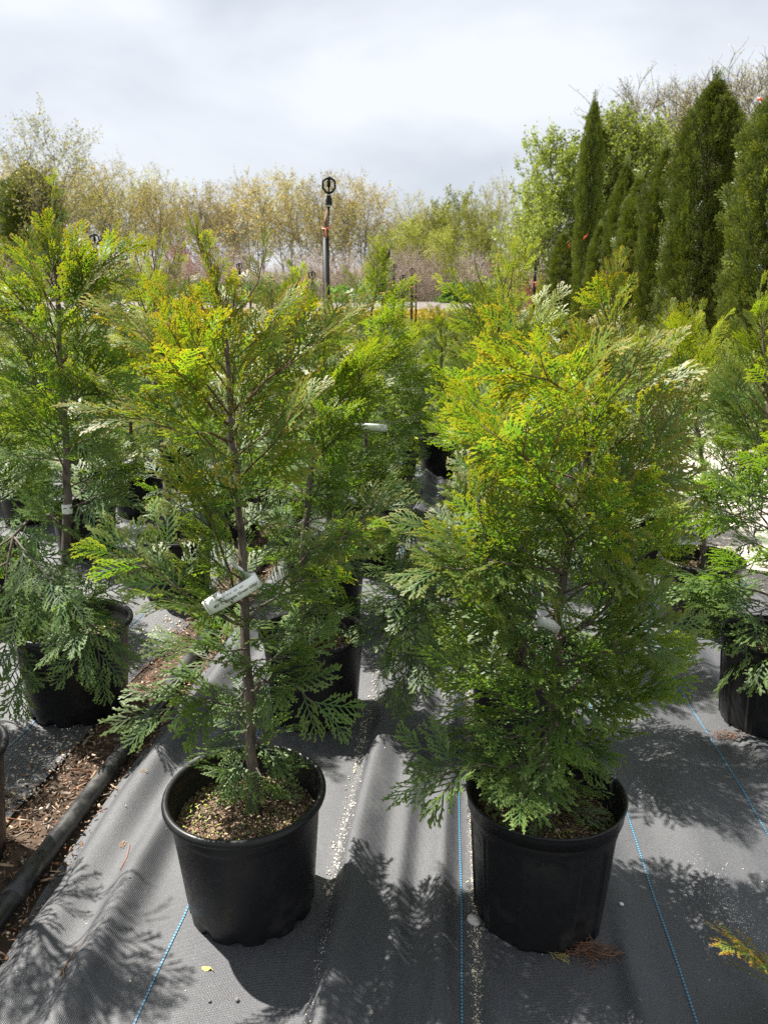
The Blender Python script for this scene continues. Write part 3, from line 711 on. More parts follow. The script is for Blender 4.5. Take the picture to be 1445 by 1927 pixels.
# --- back rows: three variants, copied
variants = []
def_env = [env_of([(0, .14), (.2, .28), (.4, .30), (.6, .28), (.8, .2), (1, .05)]), env_of([(0, .1), (.2, .2), (.4, .24), (.6, .27), (.8, .22), (1, .05)]), env_of([(0, .16), (.25, .30), (.5, .28), (.7, .24), (.85, .15), (1, .04)])]
back_spots = [(-0.55, 3.30), (0.20, 3.15), (0.24, 4.02), (-0.45, 4.95), (0.25, 4.9), (1.08, 4.3), (-1.33, 4.6), (-2.02, 3.22), (-2.05, 4.15), (-2.75, 3.9), (-2.75, 4.8),
              (-1.35, 5.5), (-0.44, 5.8), (0.24, 5.75), (1.1, 5.2), (-2.1, 5.05), (-2.06, 2.35), (1.1, 6.0), (-0.12, 6.55), (0.62, 6.5), (-0.85, 6.4), (0.25, 6.62), (-1.5, 6.45), (-2.1, 5.95), (-2.8, 5.8), (-3.3, 5.2)]
def back_label(x, y):
    col = ((-3.5, 'arborvitae in a black pot at the far edge of the left fabric sheet'), (-2.4, 'arborvitae in the outermost full row of pots on the left fabric sheet'), (-1.7, 'arborvitae in the pot row beyond the tree with the trunk band'),
           (-0.9, 'arborvitae in the row behind the tall thin-topped tree beside the hose'), (-0.1, 'arborvitae in the pot row running back behind the tree with the printed tag'), (0.7, 'arborvitae in the pot row running back behind the broad bushy tree'), (9, 'arborvitae in the last pots along the gravel road'))
    return [t for c, t in col if x < c][0] if x > -3.5 else col[0][1]
for i, (x, y) in enumerate(back_spots):
    if i < 3:
        o = potted(GEN, (x, y), False, False, back_label(x, y), back_label(x, y).replace('arborvitae in', 'trees in'), rot=0.5*i, k=i)
        g = np.random.default_rng(900+i); hgt = (1.30, 1.38, 1.26)[i]
        tk = [np.array([x, y, 0.23]), np.array([x+.02, y, .55]), np.array([x-.02, y+.02, .95]), np.array([x+.03, y, hgt])]
        arborvitae(o, tk, g, def_env[i], 56, MD, 0.125, -0.02, 0.45, 0.95, (), 0.014, split=False)
        variants.append(o)
    else:
        o = copy_tree(variants[i % 3]); tag(o, back_label(x, y), None, back_label(x, y).replace('arborvitae in', 'trees in')); o.location = (x, y, -0.001)
        o.rotation_euler = (0, 0, i*1.9); s = 0.93+0.16*RNG.random(); o.scale = (1, 1, s)

# ------------------------------------------------------------------ tags
def ribbon(name, pts, width_dir, w, label, parent=None):
    P = np.asarray(pts, float); wd = nrm(np.asarray(width_dir, float))
    A = P-wd*w/2; B = P+wd*w/2; V = np.vstack([A, B]); n = len(P); i = np.arange(n-1)
    T = np.stack([i, i+1, n+i+1, n+i], -1)
    o = obj(name, mesh_np(name, V, T, smooth=True), M['tag'], parent)
    sm = o.modifiers.new('thickness', 'SOLIDIFY'); sm.thickness = 0.0005
    if label: tag(o, label, 'plant tag')
    return o
dt = d1-0.14
a, b = pxd(391, 1146, dt), pxd(478, 1097, dt-.005); ax_ = nrm(b-a); upv = nrm(np.cross(np.cross(cam_f, ax_)*-1, cam_f)*0+np.array([0, 0, 1.0])-ax_*ax_[2]); out = nrm(np.cross(ax_, upv))
if out @ cam_f > 0: out = -out
Lg = np.linalg.norm(b-a)
loop = []
for t in np.linspace(0, 1, 14): loop.append(a+ax_*Lg*t+out*0.006*math.sin(math.pi*t))
rc = 0.011
for q in np.linspace(0, math.pi, 8)[1:]: loop.append(b+ax_*rc*math.sin(q)-out*rc*(1-math.cos(q)))
back = b-out*2*rc
for t in np.linspace(0, 1, 8)[1:]: loop.append(back*(1-t)+(a*0.4+b*.6-out*0.125)*t)
tg1 = ribbon('plant_tag', loop, upv, 0.031, 'looped white plastic tag printed with plant name on the slim front arborvitae')
loop2 = [a+out*0.001-ax_*0.0, a-ax_*0.006-out*.006, a-ax_*0.004-out*0.016, a*.7+b*.3-out*0.03]
ribbon('tag_tail', loop2, upv, 0.031, None, tg1)
ribbon('tag_strap', [pxd(437, 1062, d1-.03), pxd(447, 1066, d1-.028), pxd(456, 1072, d1-.02), pxd(462, 1078, d1-.005)], upv, 0.018, None, tg1)
def lettering(text, size, org, parent, bold=0.0):
    cu = bpy.data.curves.new('lettering', 'FONT'); cu.body = text; cu.size = size; cu.offset = bold
    o = bpy.data.objects.new('tmp', cu); C.objects.link(o)
    me = bpy.data.meshes.new_from_object(o.evaluated_get(bpy.context.evaluated_depsgraph_get())); bpy.data.objects.remove(o)
    n = len(me.vertices); v = np.empty(n*3, np.float32); me.vertices.foreach_get('co', v); v = v.reshape(-1, 3)
    t = (((org+ax_*v[:, :1])-a) @ ax_)/Lg
    W = org+ax_*v[:, :1]+upv*v[:, 1:2]+out*(0.0011+0.006*np.sin(np.pi*np.clip(t, 0, 1)))[:, None]
    me.vertices.foreach_set('co', W.astype(np.float32).ravel()); me.update(); me.materials.clear()
    obj('lettering', me, M['ink'], parent)
lettering("#07 T. elongata 'Green Giant'", 0.0090, a+ax_*0.014-upv*0.006, tg1, 0.00012)
lettering("Nursery # 09   07-18     R09    0004", 0.0048, a+ax_*0.022+upv*0.006, tg1)
# narrow band on trunk of the left tree
def band(loc, r, h, label):
    V, T = revolve([(r, -h/2), (r+.0006, 0), (r, h/2)], 24)
    o = obj('trunk_band', mesh_np('trunk_band', V, T, smooth=True), M['tag']); o.location = loc
    tag(o, label, 'plant tag'); return o
bd = band(pxd(127, 957, d3), 0.0165, 0.034, 'narrow white band wrapped round the trunk of the tall thin-topped arborvitae')
V, T = grid(np.linspace(-0.006, 0.005, 2), np.linspace(-.0013, .0013, 2), lambda x, y: 0*x)
mk = obj('lettering', mesh_np('lettering', V, T), M['ink'], bd); mk.rotation_euler = (R(90), 0, YAW); mk.location = (-cam_f[0]*.0185, -cam_f[1]*.0185, .004)
pts = [pxd(656, 801, d9-.32), pxd(672, 803, d9-.34), pxd(690, 803, d9-.345), pxd(708, 804, d9-.34), pxd(728, 806, d9-.32)]
ribbon('plant_tag', pts, (0, 0, 1), 0.034, 'blank white tag lying flat in the dense dark arborvitae')
pts = [pxd(1008, 1168, d2-.06), pxd(1022, 1170, d2-.075), pxd(1040, 1178, d2-.07), pxd(1052, 1188, d2-.04)]
ribbon('plant_tag', pts, (0.2, -.3, 1), 0.028, 'folded white tag on the trunk of the broad bushy arborvitae')
pts = [pxd(903, 853, 3.1), pxd(909, 846, 3.09), pxd(914, 840, 3.1)]
ribbon('plant_tag', pts, (0.3, 0, 1), 0.03, 'small white tag edge sticking out behind the broad bushy arborvitae')

# ------------------------------------------------------------------ hose, mulch, debris
b = Buf(); yy = np.linspace(0.5, 6.9, 90)
P = np.stack([-1.022+0.012*np.sin(1.3*yy)+0.006*np.sin(3.1*yy), yy, 0.017+0.004*np.sin(2.2*yy)], -1)
tube(b, P, 0.0255, 20)
hose = obj('irrigation_hose', b.mesh('irrigation_hose', True), M['pipe']); tag(hose, 'thick black irrigation hose lying on bark mulch between the fabric sheets', 'hose')
cp = gnd(95, 1610, .03); k = int(np.argmin(np.abs(yy-cp[1]))); b = Buf()
tube(b, P[k-2:k+1], [0.0275]*3, 20); obj('coupler', b.mesh('coupler', True), M['pipe'], hose)
b = Buf(); n = 8000
y = 0.75+5.2*RNG.random(n)**2.1; x = -1.19+0.25*RNG.random(n); far = RNG.random(n) < .12; x[far] = -1.28+0.16*RNG.random(far.sum())
wide = RNG.random(n) < 0.3; x[wide & (y < 2.0)] = -1.32+0.2*RNG.random((wide & (y < 2.0)).sum())
z = np.where(x < -1.185, fz(x, y)+.004, -0.010+0.016*RNG.random(n))
bsz = np.stack([0.004+0.032*RNG.random(n)**3.6, 0.0015+0.006*RNG.random(n)**2.2, 0.001+0.003*RNG.random(n)], -1)
boxes(b, np.stack([x, y, z], -1), bsz, rand_rot(n, .28), chip_cols(n, BARKP+[(0.24, 0.11, 0.06)], .35))
tag(obj('bark_mulch', b.mesh('bark_mulch'), M['chips']), 'brown shredded bark mulch strewn along the black hose', 'mulch', kind='stuff')
b = Buf()
def scatter(n, xf, yf, smin, smax, pal, lift=0.0):
    x = xf(n); y = yf(n); s = smin+(smax-smin)*RNG.random(n)**3
    pebbles(b, np.stack([x, y, fz(x, y)+s*0.3+lift], -1), s, chip_cols(n, pal, .25))
GP = [(0.42, 0.40, 0.36), (0.55, 0.51, 0.44), (0.30, 0.28, 0.25), (0.62, 0.55, 0.42)]
SP = [(0.58, 0.50, 0.36), (0.48, 0.41, 0.30), (0.66, 0.60, 0.48)]
def ylin(a, c, p=1.4): return lambda n: a+(c-a)*RNG.random(n)**p
def xl(c, s):
    return lambda n: c+s*RNG.standard_normal(n)
def clumpy(xc, s):
    return lambda n: xc+s*RNG.standard_normal(n)
scatter(3600, xl(0.073, 0.006), ylin(1.0, 3.4), 0.0008, 0.003, SP)
scatter(1100, xl(-0.275, 0.010), ylin(1.6, 3.6), 0.0012, 0.005, GP)
scatter(900, xl(-0.262, 0.006), ylin(1.0, 2.3), 0.0008, 0.0022, GP)
scatter(1500, xl(-1.26, 0.045), ylin(1.6, 3.4), 0.001, 0.0075, GP)
scatter(500, xl(-1.45, 0.12), ylin(1.4, 3.4), 0.001, 0.005, GP)
scatter(900, xl(0.66, 0.045), lambda n: 1.62+0.09*RNG.standard_normal(n), 0.0006, 0.0016, [(0.6, 0.58, 0.54)])
scatter(450, lambda n: -0.9+2.3*RNG.random(n), ylin(0.9, 4.0), 0.0007, 0.003, GP+SP)
tag(obj('grit', b.mesh('grit'), M['chips']), 'pale sand and grit caught in the fabric folds', 'grit', kind='stuff')
# single stones
def stone(px_, py_, r, label, col):
    g = gnd(px_, py_); rng = np.random.default_rng(int(px_)); u = np.linspace(0.02, math.pi-.02, 8)
    V, T = revolve([(math.sin(t), -math.cos(t)) for t in u], 10)
    V *= 1+0.22*rng.standard_normal((len(V), 1)).clip(-1, 1)*0.6; V *= np.array([1.0, .75, .6])*r
    o = obj('stone', mesh_np('stone', V, T), simple('stone_%d' % px_, col, .85, .3, 60)); o.location = (g[0], g[1], float(fz(g[0], g[1]))+r*.4)
    o.rotation_euler = (0, 0, rng.random()*6); tag(o, label, 'stone')
stone(891, 1737, 0.017, 'pale grey stone at the foot of the ribbed pot', (0.45, 0.43, 0.39))
stone(1168, 1706, 0.006, 'tiny white chip on the fabric in the pot shadow', (0.75, 0.75, 0.74))
stone(446, 1877, 0.006, 'dark pebble in the shadow edge before the smooth pot', (0.16, 0.15, 0.14))
stone(395, 1884, 0.004, 'tiny dark pebble on sunlit fabric', (0.12, 0.12, 0.12))
# dead roots
def roots(px_, py_, n, spread, label):
    g = gnd(px_, py_); b = Buf(); rng = np.random.default_rng(n)
    for i in range(n):
        a = rng.random()*6.28; L = spread*(0.4+.8*rng.random()); P = [np.array([rng.normal(0, spread*.45), rng.normal(0, spread*.22), 0.004+0.012*rng.random()])]
        for q in range(6):
            a += rng.normal(0, .6); P.append(P[-1]+np.array([math.cos(a), math.sin(a)*.6, 0])*L/6+np.array([0, 0, rng.normal(0, .003)])); P[-1][2] = max(0.002, P[-1][2])
        tube(b, P, np.linspace(.0011, .0005, 7), 4, np.array([0.16, 0.085, 0.05])*(0.6+.8*rng.random()))
    o = obj('root_tuft', b.mesh('root_tuft'), M['chips']); o.location = (g[0], g[1], float(fz(g[0], g[1]))); tag(o, label, 'roots')
roots(1105, 1797, 90, 0.055, 'tangle of dead brown roots at the foot of the ribbed pot')
roots(1365, 1388, 50, 0.05, 'dead root tuft beside the pot of the silvery green arborvitae')
def twig(pix, label, r=0.0016, col=(0.20, 0.12, 0.07)):
    b = Buf(); g0 = gnd(*pix[0])
    for seg in ([pix] if not isinstance(pix[0], list) else pix):
        P = []
        for q in seg:
            g = gnd(*q); P.append((g[0]-g0[0], g[1]-g0[1], float(fz(g[0], g[1]))+.003+.002*random.random()))
        tube(b, P, np.linspace(r, r*.5, len(P)), 5, np.array(col))
    o = obj('twig', b.mesh('twig'), M['chips']); o.location = (g0[0], g0[1], 0); tag(o, label, 'twig')
twig([(115, 1850), (128, 1825), (140, 1810), (160, 1800)], 'curved dry twig lying on the shaded fabric hump')
twig([(124, 1866), (122, 1840), (132, 1822)], 'short dry twig beside the curved one')
twig([(228, 1655), (240, 1630), (246, 1598)], 'reddish twig on sunlit fabric beside the smooth pot', .0014, (.3, .13, .08))
def leaf_bit(px_, py_, s, col, label, k=0, rot=0.0):
    g = gnd(px_, py_); b = Buf(); rng = np.random.default_rng(int(px_))
    V, T, tip = MD[k]; a = rot
    W = np.stack([V[:, 0]*math.cos(a)-V[:, 1]*math.sin(a), V[:, 0]*math.sin(a)+V[:, 1]*math.cos(a), 0.1+V[:, 2]*2+0.05*np.abs(V[:, 0])], -1)*s
    b.add(W, T, np.array(col)*(0.7+0.6*tip[:, None]))
    o = obj('fallen_spray', b.mesh('fallen_spray'), M['leaf']); o.location = (g[0], g[1], float(fz(g[0], g[1]))+.001); tag(o, label, 'fallen spray')
leaf_bit(1028, 1795, 0.045, (0.42, 0.36, 0.16), 'small faded spray fallen at the foot of the ribbed pot', 0, -1.9)
leaf_bit(234, 1606, 0.03, (0.40, 0.24, 0.13), 'small brown spray fallen on sunlit fabric', 1, 0.6)
leaf_bit(283, 1480, 0.025, (0.36, 0.26, 0.15), 'dry scrap of spray beside the smooth pot rim', 2, 2.0)
def oval_leaf():
    g = gnd(389, 1826); t = np.linspace(0, 2*math.pi, 12, endpoint=False)
    V = np.vstack([[0, 0, .004], np.stack([.010*np.cos(t), .006*np.sin(t), .002+.002*np.cos(2*t)], -1)])
    i = np.arange(12); T = np.stack([0*i, 1+i, 1+(i+1) % 12], -1); b = Buf(); b.add(V, T, np.array([.52, .46, .12])); tube(b, [(.01, 0, .003), (.018, -.006, .002)], .0006, 4, np.array([.5, .42, .15]))
    o = obj('fallen_leaf', b.mesh('fallen_leaf'), M['chips']); o.location = (g[0], g[1], float(fz(g[0], g[1]))); tag(o, 'single small yellow leaf on the fabric before the smooth pot', 'leaf')
oval_leaf()
# bronze branch tip of an unseen potted tree, modelled as a loose sprig
g0 = gnd(1470, 1905); b = Buf(); w = Buf(); rng = np.random.default_rng(5)
tipp = pxd(1395, 1785, depth(g0)-.12)-g0
P = np.array([np.array([0.02, 0, .004])*(1-t)+tipp*t+np.array([0, 0, .03*math.sin(math.pi*t)]) for t in np.linspace(0, 1, 8)])
tube(w, P, np.linspace(.003, .001, 8), 5)
DARK_, MIDG_ = DARK.copy(), MIDG.copy()
fronds_on(P, np.linalg.norm(tipp)*1.6, rng, HI, b, 0.75, 1.6, 0.075, .6, 1.0, .1)
bo = obj('branch_tip', w.mesh('branch_tip', True), M['redbark']); bo.location = g0; tag(bo, 'bronze arborvitae branch tip of an unseen potted tree over the fabric right of the ribbed pot', 'sprig')
tag(obj('foliage', b.mesh('foliage'), M['leaf'], bo), kind='stuff')

# ------------------------------------------------------------------ sprinkler risers
def riser(px_top, py_top, H, label, group=None, hi=True, lean=0.0):
    v = ray(px_top, py_top); s = math.hypot(v[0], v[1])
    best = None
    for dd in np.linspace(3, 60, 4000):
        p = np.array([0, 0, CAMH])+v*(dd/s)
        if p[2]-terrain_z(p[0], p[1]) >= H: best = p; break
    p = best if best is not None else np.array([0, 0, CAMH])+v*20
    root = empty('sprinkler_riser', (p[0], p[1], float(terrain_z(p[0], p[1]))-.03), (0, 0, YAW)); tag(root, label, 'sprinkler', group)
    b = Buf(); r = 0.016 if hi else .021
    tube(b, [(0, 0, 0), (0, 0, H-.42), (lean*.3, 0, H-.26), (lean*.7, 0, H-.17)], [r, r, r*.95, r*.7], 12); obj('pipe', b.mesh('pipe', True), M['pole'], root)
    if hi:
        b = Buf(); V = np.array([[0, 0, (H-.58)/2]]); boxes(b, np.array([[-.002, -.020, H-.60]]), np.array([[.034, .018, .70]]), np.eye(3)[None], np.array([[.3, .2, .1]]))
        b.K = []; obj('stake', b.mesh('stake'), M['stake'], root)
        b = Buf(); tube(b, [(0, -.012, 0.02), (0, -.012, H-.37)], [.0225]*2, 14); obj('sleeve', b.mesh('sleeve', True), M['pole'], root)
    b = Buf(); tube(b, [(lean*.7, 0, H-.185), (lean*.72, 0, H-.165)], [r*.98]*2, 12); obj('clamp', b.mesh('clamp', True), M['steel'], root)
    x0 = lean*.8; zb = H-.155; b = Buf()
    zs = np.linspace(0, .06, 9); tube(b, [(x0+.03*lean*z/.06, 0, zb+z-.02) for z in zs], [.021, .024, .019, .023, .018, .021, .017, .016, .014], 10)
    # hexagonal yoke
    c = np.array([x0+lean*.06, 0, H-.048])
    hexp = [(q_[0]*1.0, q_[1]*.9) for q_ in [(0, -.062), (.022, -.050), (.040, -.022), (.038, .020), (.018, .038), (0, .040), (-.018, .038), (-.038, .020), (-.040, -.022), (-.022, -.050), (0, -.062)]]
    tube(b, [c+np.array([q[0], 0, q[1]]) for q in hexp], .0078, 6)
    tube(b, [c+np.array([0, 0, -.06]), c+np.array([0, 0, -.01])], .006, 6); tube(b, [c+np.array([0, 0, -.015]), c+np.array([0, 0, .02]), c+np.array([0, 0, .024])], [.013, .012, .006], 8)
    tube(b, [c+np.array([0, 0, .026]), c+np.array([0, 0, .046])], [.013, .012], 8)
    obj('sprinkler_head', b.mesh('sprinkler_head', False), M['pole'], root)
    b = Buf(); z = H-.325
    tube(b, [(-.024, -.032, z), (.0, -.035, z+.002), (.026, -.032, z+.008), (.045, -.034, z+.014)], .006, 5); tube(b, [(0, -.036, z), (.002, -.040, z-.03), (.004, -.038, z-.06)], [.006, .006, .004], 5)
    obj('ribbon', b.mesh('ribbon', True), M['ptape'], root)
    return root
riser(611, 322, 2.2, 'tall black sprinkler riser with a taped wooden stake standing above the arborvitae tops', lean=0.03)
small = [(722, 455), (741, 492), (758, 512), (775, 500), (783, 530), (450, 490), (510, 515), (177, 432), (587, 505), (1008, 480), (470, 525), (330, 520)]
for i, (x, y) in enumerate(small):
    riser(x, y, 2.0 if i % 2 else 1.8, 'thin black sprinkler riser far off among the nursery beds', 'far sprinkler risers', hi=False)

# ------------------------------------------------------------------ columnar arborvitae
def column_mesh(seed, H, Rm, n, sparse_top=False):
    g = np.random.default_rng(seed); b = Buf()
    u = g.random(n)**1.08; az = g.random(n)*6.283
    prof = np.interp(u, [0, .06, .25, .76, .85, .91, .96, 1], [.82, .93, 1, .97, .82, .56, .27, .04])
    lob = 0.84+0.13*np.sin(az*3+u*4+seed)+0.16*np.sin(az*7+1.5*np.sin(u*9))*(.6+.4*np.sin(u*23+az))+0.10*np.sin(u*29+az*4)+.06*np.sin(u*71-az*5)
    rr = Rm*prof*lob*(1-0.65*g.random(n)**2.0)
    P = np.stack([rr*np.cos(az), rr*np.sin(az), 0.08+u*H*.985], -1)
    D = np.stack([np.cos(az)*.42, np.sin(az)*.42, np.full(n, .9)], -1)+.26*g.standard_normal((n, 3))
    N = np.stack([-np.sin(az), np.cos(az), 0*az], -1)+.5*g.standard_normal((n, 3))
    S = 0.135*(0.7+.6*g.random(n))*np.interp(u, [0, .8, 1], [1, 1, .7])
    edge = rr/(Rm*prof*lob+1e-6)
    hf = np.clip(0.0+0.85*edge**3*g.random(n)**1.4+.06*u, 0, 1)  # outer sprays lighter: sunlit highlights put into the colour
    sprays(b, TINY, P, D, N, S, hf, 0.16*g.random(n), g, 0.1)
    b.K = [k_*np.array([1.12, .92, .60]) for k_ in b.K]
    m = 40; uu = .85+.17*g.random(m); a2 = g.random(m)*6.28
    P = np.stack([.08*np.cos(a2)*(1.05-uu)*5*Rm, .08*np.sin(a2)*(1.05-uu)*5*Rm, uu*H], -1)
    sprays(b, LO, P, np.stack([.15*np.cos(a2), .15*np.sin(a2), np.ones(m)], -1), g.standard_normal((m, 3)), .16+.08*g.random(m), np.full(m, .3), np.full(m, .3), g, 0.05)
    t = Buf(); tube(t, [(0, 0, 0), (0.01, 0, H*.5), (0, 0, H*.97)], [.05, .035, .006], 8)
    # dark inner limbs
    for i in range(70):
        z = .1+g.random()*H*.85; a = g.random()*6.28; r = Rm*.7*np.interp(z/H, [0, .5, .75, 1], [.9, .9, .6, .1])
        tube(t, [(0, 0, z), (r*.5*math.cos(a), r*.5*math.sin(a), z+.08), (r*math.cos(a), r*math.sin(a), z+.3)], [.012, .008, .003], 4)
    return b.mesh('crown'), t.mesh('trunk', True)
colm = [column_mesh(1, 3.8, 0.56, 10500), column_mesh(2, 3.8, 0.50, 9000), column_mesh(3, 3.8, 0.36, 6200)]
def column(px_, top, Y, wpx, k, label, base_z=0.0):
    v = ray(px_, 600); X = v[0]/v[1]*Y
    vt = ray(px_, top); H = CAMH+vt[2]/vt[1]*Y-float(terrain_z(X, Y))
    dpt = depth((X, Y, 1.4)); rad = wpx/2*dpt/F
    o = empty('columnar_arborvitae', (X, Y, float(terrain_z(X, Y))-.03), (0, 0, RNG.random()*6.28)); tag(o, label, 'tree', 'columnar arborvitae along the gravel road')
    s = rad/(0.56, 0.50, 0.36)[k]; o.scale = (s, s, H/3.8)
    cr_ = obj('crown', colm[k][0], M['column'], o); tag(cr_, kind='stuff'); obj('trunk', colm[k][1], M['darkbark'], o)
    return o
column(1430, 150, 7.6, 150, 1, 'tall dark columnar arborvitae with red ribbon near its wispy top')
column(1305, 168, 10.0, 150, 0, 'broadest columnar arborvitae with a sharp pointed top')
column(1362, 268, 11.0, 95, 1, 'columnar arborvitae pressed behind the broadest one')
column(1228, 290, 12.2, 80, 1, 'columnar arborvitae leaning against the broadest one with red ribbon at its side')
column(1185, 345, 13.0, 78, 2, 'low columnar arborvitae with a blunt double top')
column(1158, 320, 14.0, 66, 1, 'columnar arborvitae between the blunt one and the thin greyish one')
column(1094, 204, 16.0, 44, 2, 'thin greyish columnar arborvitae with a long narrow spire')
column(1118, 430, 15.0, 48, 2, 'short columnar arborvitae at the foot of the greyish spire')
column(1052, 445, 19.0, 56, 2, 'small columnar arborvitae at the far end of the row')
def flag(px_, py_, d, L, ang, label):
    p = pxd(px_, py_, d); b = Buf(); V = []
    n = 7
    for i in range(n):
        t = i/(n-1); c = cam_r*math.cos(ang)*L*(t-.5)+np.array([0, 0, 1.0])*(math.sin(ang)*L*(t-.5)+.012*math.sin(t*7))
        c = c-cam_f*(.02+.02*math.sin(t*5)); V.append(c+np.array([0, 0, .013])); V.append(c-np.array([0, 0, .013]))
    i = np.arange(n-1)*2; o = obj('flagging_ribbon', mesh_np('flagging_ribbon', np.array(V), np.stack([i, i+1, i+3, i+2], -1), smooth=True), M['tape']); o.location = p
    m_ = o.modifiers.new('thickness', 'SOLIDIFY'); m_.thickness = .0015; tag(o, label, 'ribbon')
flag(1434, 200, 7.25, 0.16, -0.7, 'red flagging ribbon near the top of the tall dark arborvitae')
flag(1241, 380, 11.7, 0.18, 0.75, 'red flagging ribbon tied between two columnar arborvitae')
flag(1236, 390, 11.6, 0.14, 0.5, 'lower tail of red ribbon between two columnar arborvitae')
flag(1101, 446, 14.3, 0.12, 0.9, 'small red ribbon on the short columnar arborvitae')
flag(1070, 462, 15.2, 0.10, 1.2, 'small red ribbon below the greyish spire')

# ------------------------------------------------------------------ deciduous trees
def decid(seed, H, spread, leaf_n, leaf_s, pal, n1=9, n2=6, n3=5, stems=1, r0=.13, low=.22, rmin=.006):
    g = np.random.default_rng(seed); w = Buf(); Pt = []
    def grow(p, d, L, r, lvl, first=.3):
        n = 8 if lvl == 0 else (6 if lvl == 1 else 4)
        P = [p]; dd = d.copy()
        for i in range(n-1):
            dd = nrm(dd+g.normal(0, (.07, .15, .22, .25)[lvl], 3)+np.array([0, 0, .09 if lvl else .05])); P.append(P[-1]+dd*L/(n-1))
        P = np.array(P); tube(w, P, np.linspace(r, r*(.30 if lvl < 2 else .5), n), (7, 5, 4, 3)[lvl], None, False)
        if lvl >= 2: Pt.append((P, L))
        elif lvl == 1: Pt.append((P[2:], L*.6))
        if lvl == 3: return
        cnt = (n1, n2, n3)[lvl]
        for c in range(cnt):
            u = first+(1-first)*(c+g.random()*.7)/cnt; u = min(u, 1)
            q_ = u*(n-1); i = min(int(q_), n-2); q = P[i]*(1-q_+i)+P[i+1]*(q_-i)
            tg = nrm(P[i+1]-P[i]); a = c*2.4+g.random(); sd = nrm(np.cross(tg, [math.cos(a), math.sin(a), .2]))
            el = (.80, .75, .8)[lvl]*spread*(1.15-.45*u)
            nd = nrm(tg*math.cos(el)+sd*math.sin(el))
            f = (.50*(1.25-.75*u), .55*(1.1-.4*u), .5)[lvl]
            grow(q, nd, L*f*(0.75+.5*g.random()), r*(.42-.08*lvl)*(1.15-.5*u)+rmin, lvl+1)
    for k in range(stems):
        a = 6.28*k/stems+g.random(); ln = .12 if stems > 1 else .03
        grow(np.array([ln*2*math.cos(a), ln*2*math.sin(a), 0]) if stems > 1 else np.zeros(3), nrm(np.array([ln*math.cos(a), ln*math.sin(a), 1.0])), H*(.9+.1*g.random()), r0*H/12/(stems**.4), 0, low)
    b = Buf(); Ls = []
    for P, L in Pt:
        m = max(2, int(leaf_n*min(1.5, L/(H*.10)))); t = .25+.75*g.random(m); q_ = t*(len(P)-1); i = np.minimum(q_.astype(int), len(P)-2); f = (q_-i)[:, None]
        Ls.append(P[i]*(1-f)+P[i+1]*f+g.normal(0, .016*H*.7, (m, 3)))
    Q = np.vstack(Ls); m = len(Q); rot = rand_rot(m, 1.0); sz = leaf_s*(.6+.8*g.random(m))
    q = np.array([[-.5, 0, 0], [0, -.32, .06], [.55, 0, 0], [0, .32, .06]])
    V = np.einsum('nij,kj->nki', rot, q)*sz[:, None, None]+Q[:, None, :]
    T = (np.array([[0, 1, 2], [0, 2, 3]])[None]+4*np.arange(m)[:, None, None]).reshape(-1, 3)
    col = np.array(pal)[g.integers(0, len(pal), m)]*(.75+.5*g.random((m, 1)))
    b.add(V.reshape(-1, 3), T, np.repeat(col, 4, 0))
    top = float(np.percentile(Q[:, 2], 99.7))
    return w.mesh('trunk', True), b.mesh('crown'), top
OL = [(0.33, 0.255, 0.095), (0.38, 0.305, 0.11), (0.28, 0.215, 0.09), (0.34, 0.30, 0.12)]
OG = [(0.33, 0.32, 0.11), (0.40, 0.38, 0.12), (0.28, 0.26, 0.10)]
LG = [(0.27, 0.30, 0.06), (0.33, 0.36, 0.075), (0.22, 0.24, 0.05)]
MG = [(0.20, 0.25, 0.05), (0.28, 0.33, 0.07), (0.15, 0.19, 0.04)]
BU = [(0.36, 0.33, 0.19), (0.32, 0.28, 0.18), (0.40, 0.39, 0.22)]
KIND = {'oak_a': decid(1, 13, 1.12, 8, .16, OL, n1=12, n2=6, n3=5, stems=2, low=.28), 'oak_b': decid(2, 13, 1.25, 7, .16, OL, n1=11, n2=6, n3=5, stems=3, low=.3), 'oak_c': decid(3, 13, 1.05, 8, .15, OG, n1=12, n2=6, n3=5, stems=2, low=.25),
        'green': decid(4, 10, 1.1, 13, .17, LG, n1=9, low=.12, stems=3), 'maple': decid(5, 9, 1.05, 22, .15, MG, n1=11, low=.1, stems=2), 'bare': decid(6, 10, .75, 6, .07, BU, n1=13, n2=7, n3=6, r0=.06, low=.2, rmin=.009),
        'wide': decid(8, 13, 1.15, 7, .17, OG, n1=9, n2=7, n3=5, stems=3, low=.35)}
LAB = {'oak_a': 'tall spring oak with sparse yellow olive leaves in the far treeline', 'oak_b': 'round headed spring oak with ochre leaves in the far treeline', 'oak_c': 'upright tree with thin greenish yellow leaves in the far treeline',
       'green': 'light green leafing tree in the far treeline', 'maple': 'bright green leafy maple behind the columnar arborvitae', 'bare': 'pale bare budding tree behind the columnar arborvitae', 'wide': 'wide open-branched tree with thin yellow green leaves in the treeline'}
def place_tree(kind, px_, top, Y, sx=1.0, label=None, group='trees of the far woodland edge'):
    v = ray(px_, 520); X = v[0]/v[1]*Y; vt = ray(px_, top); tz = float(terrain_z(X, Y)); H = CAMH+vt[2]/vt[1]*Y-tz
    wm, cm, t = KIND[kind]; o = empty('deciduous_tree', (X, Y, tz-.05), (0, 0, RNG.random()*6.28)); s = H/t; o.scale = (s*sx, s*sx, s)
    tag(o, label or LAB[kind], 'tree', group)
    obj('trunk', wm, M['oakbark'], o); tag(obj('crown', cm, M['spring'], o), kind='stuff')
    return o
place_tree('wide', 95, 205, 70, 0.95, 'tallest spreading oak with an airy crown at the end of the woodland', None)
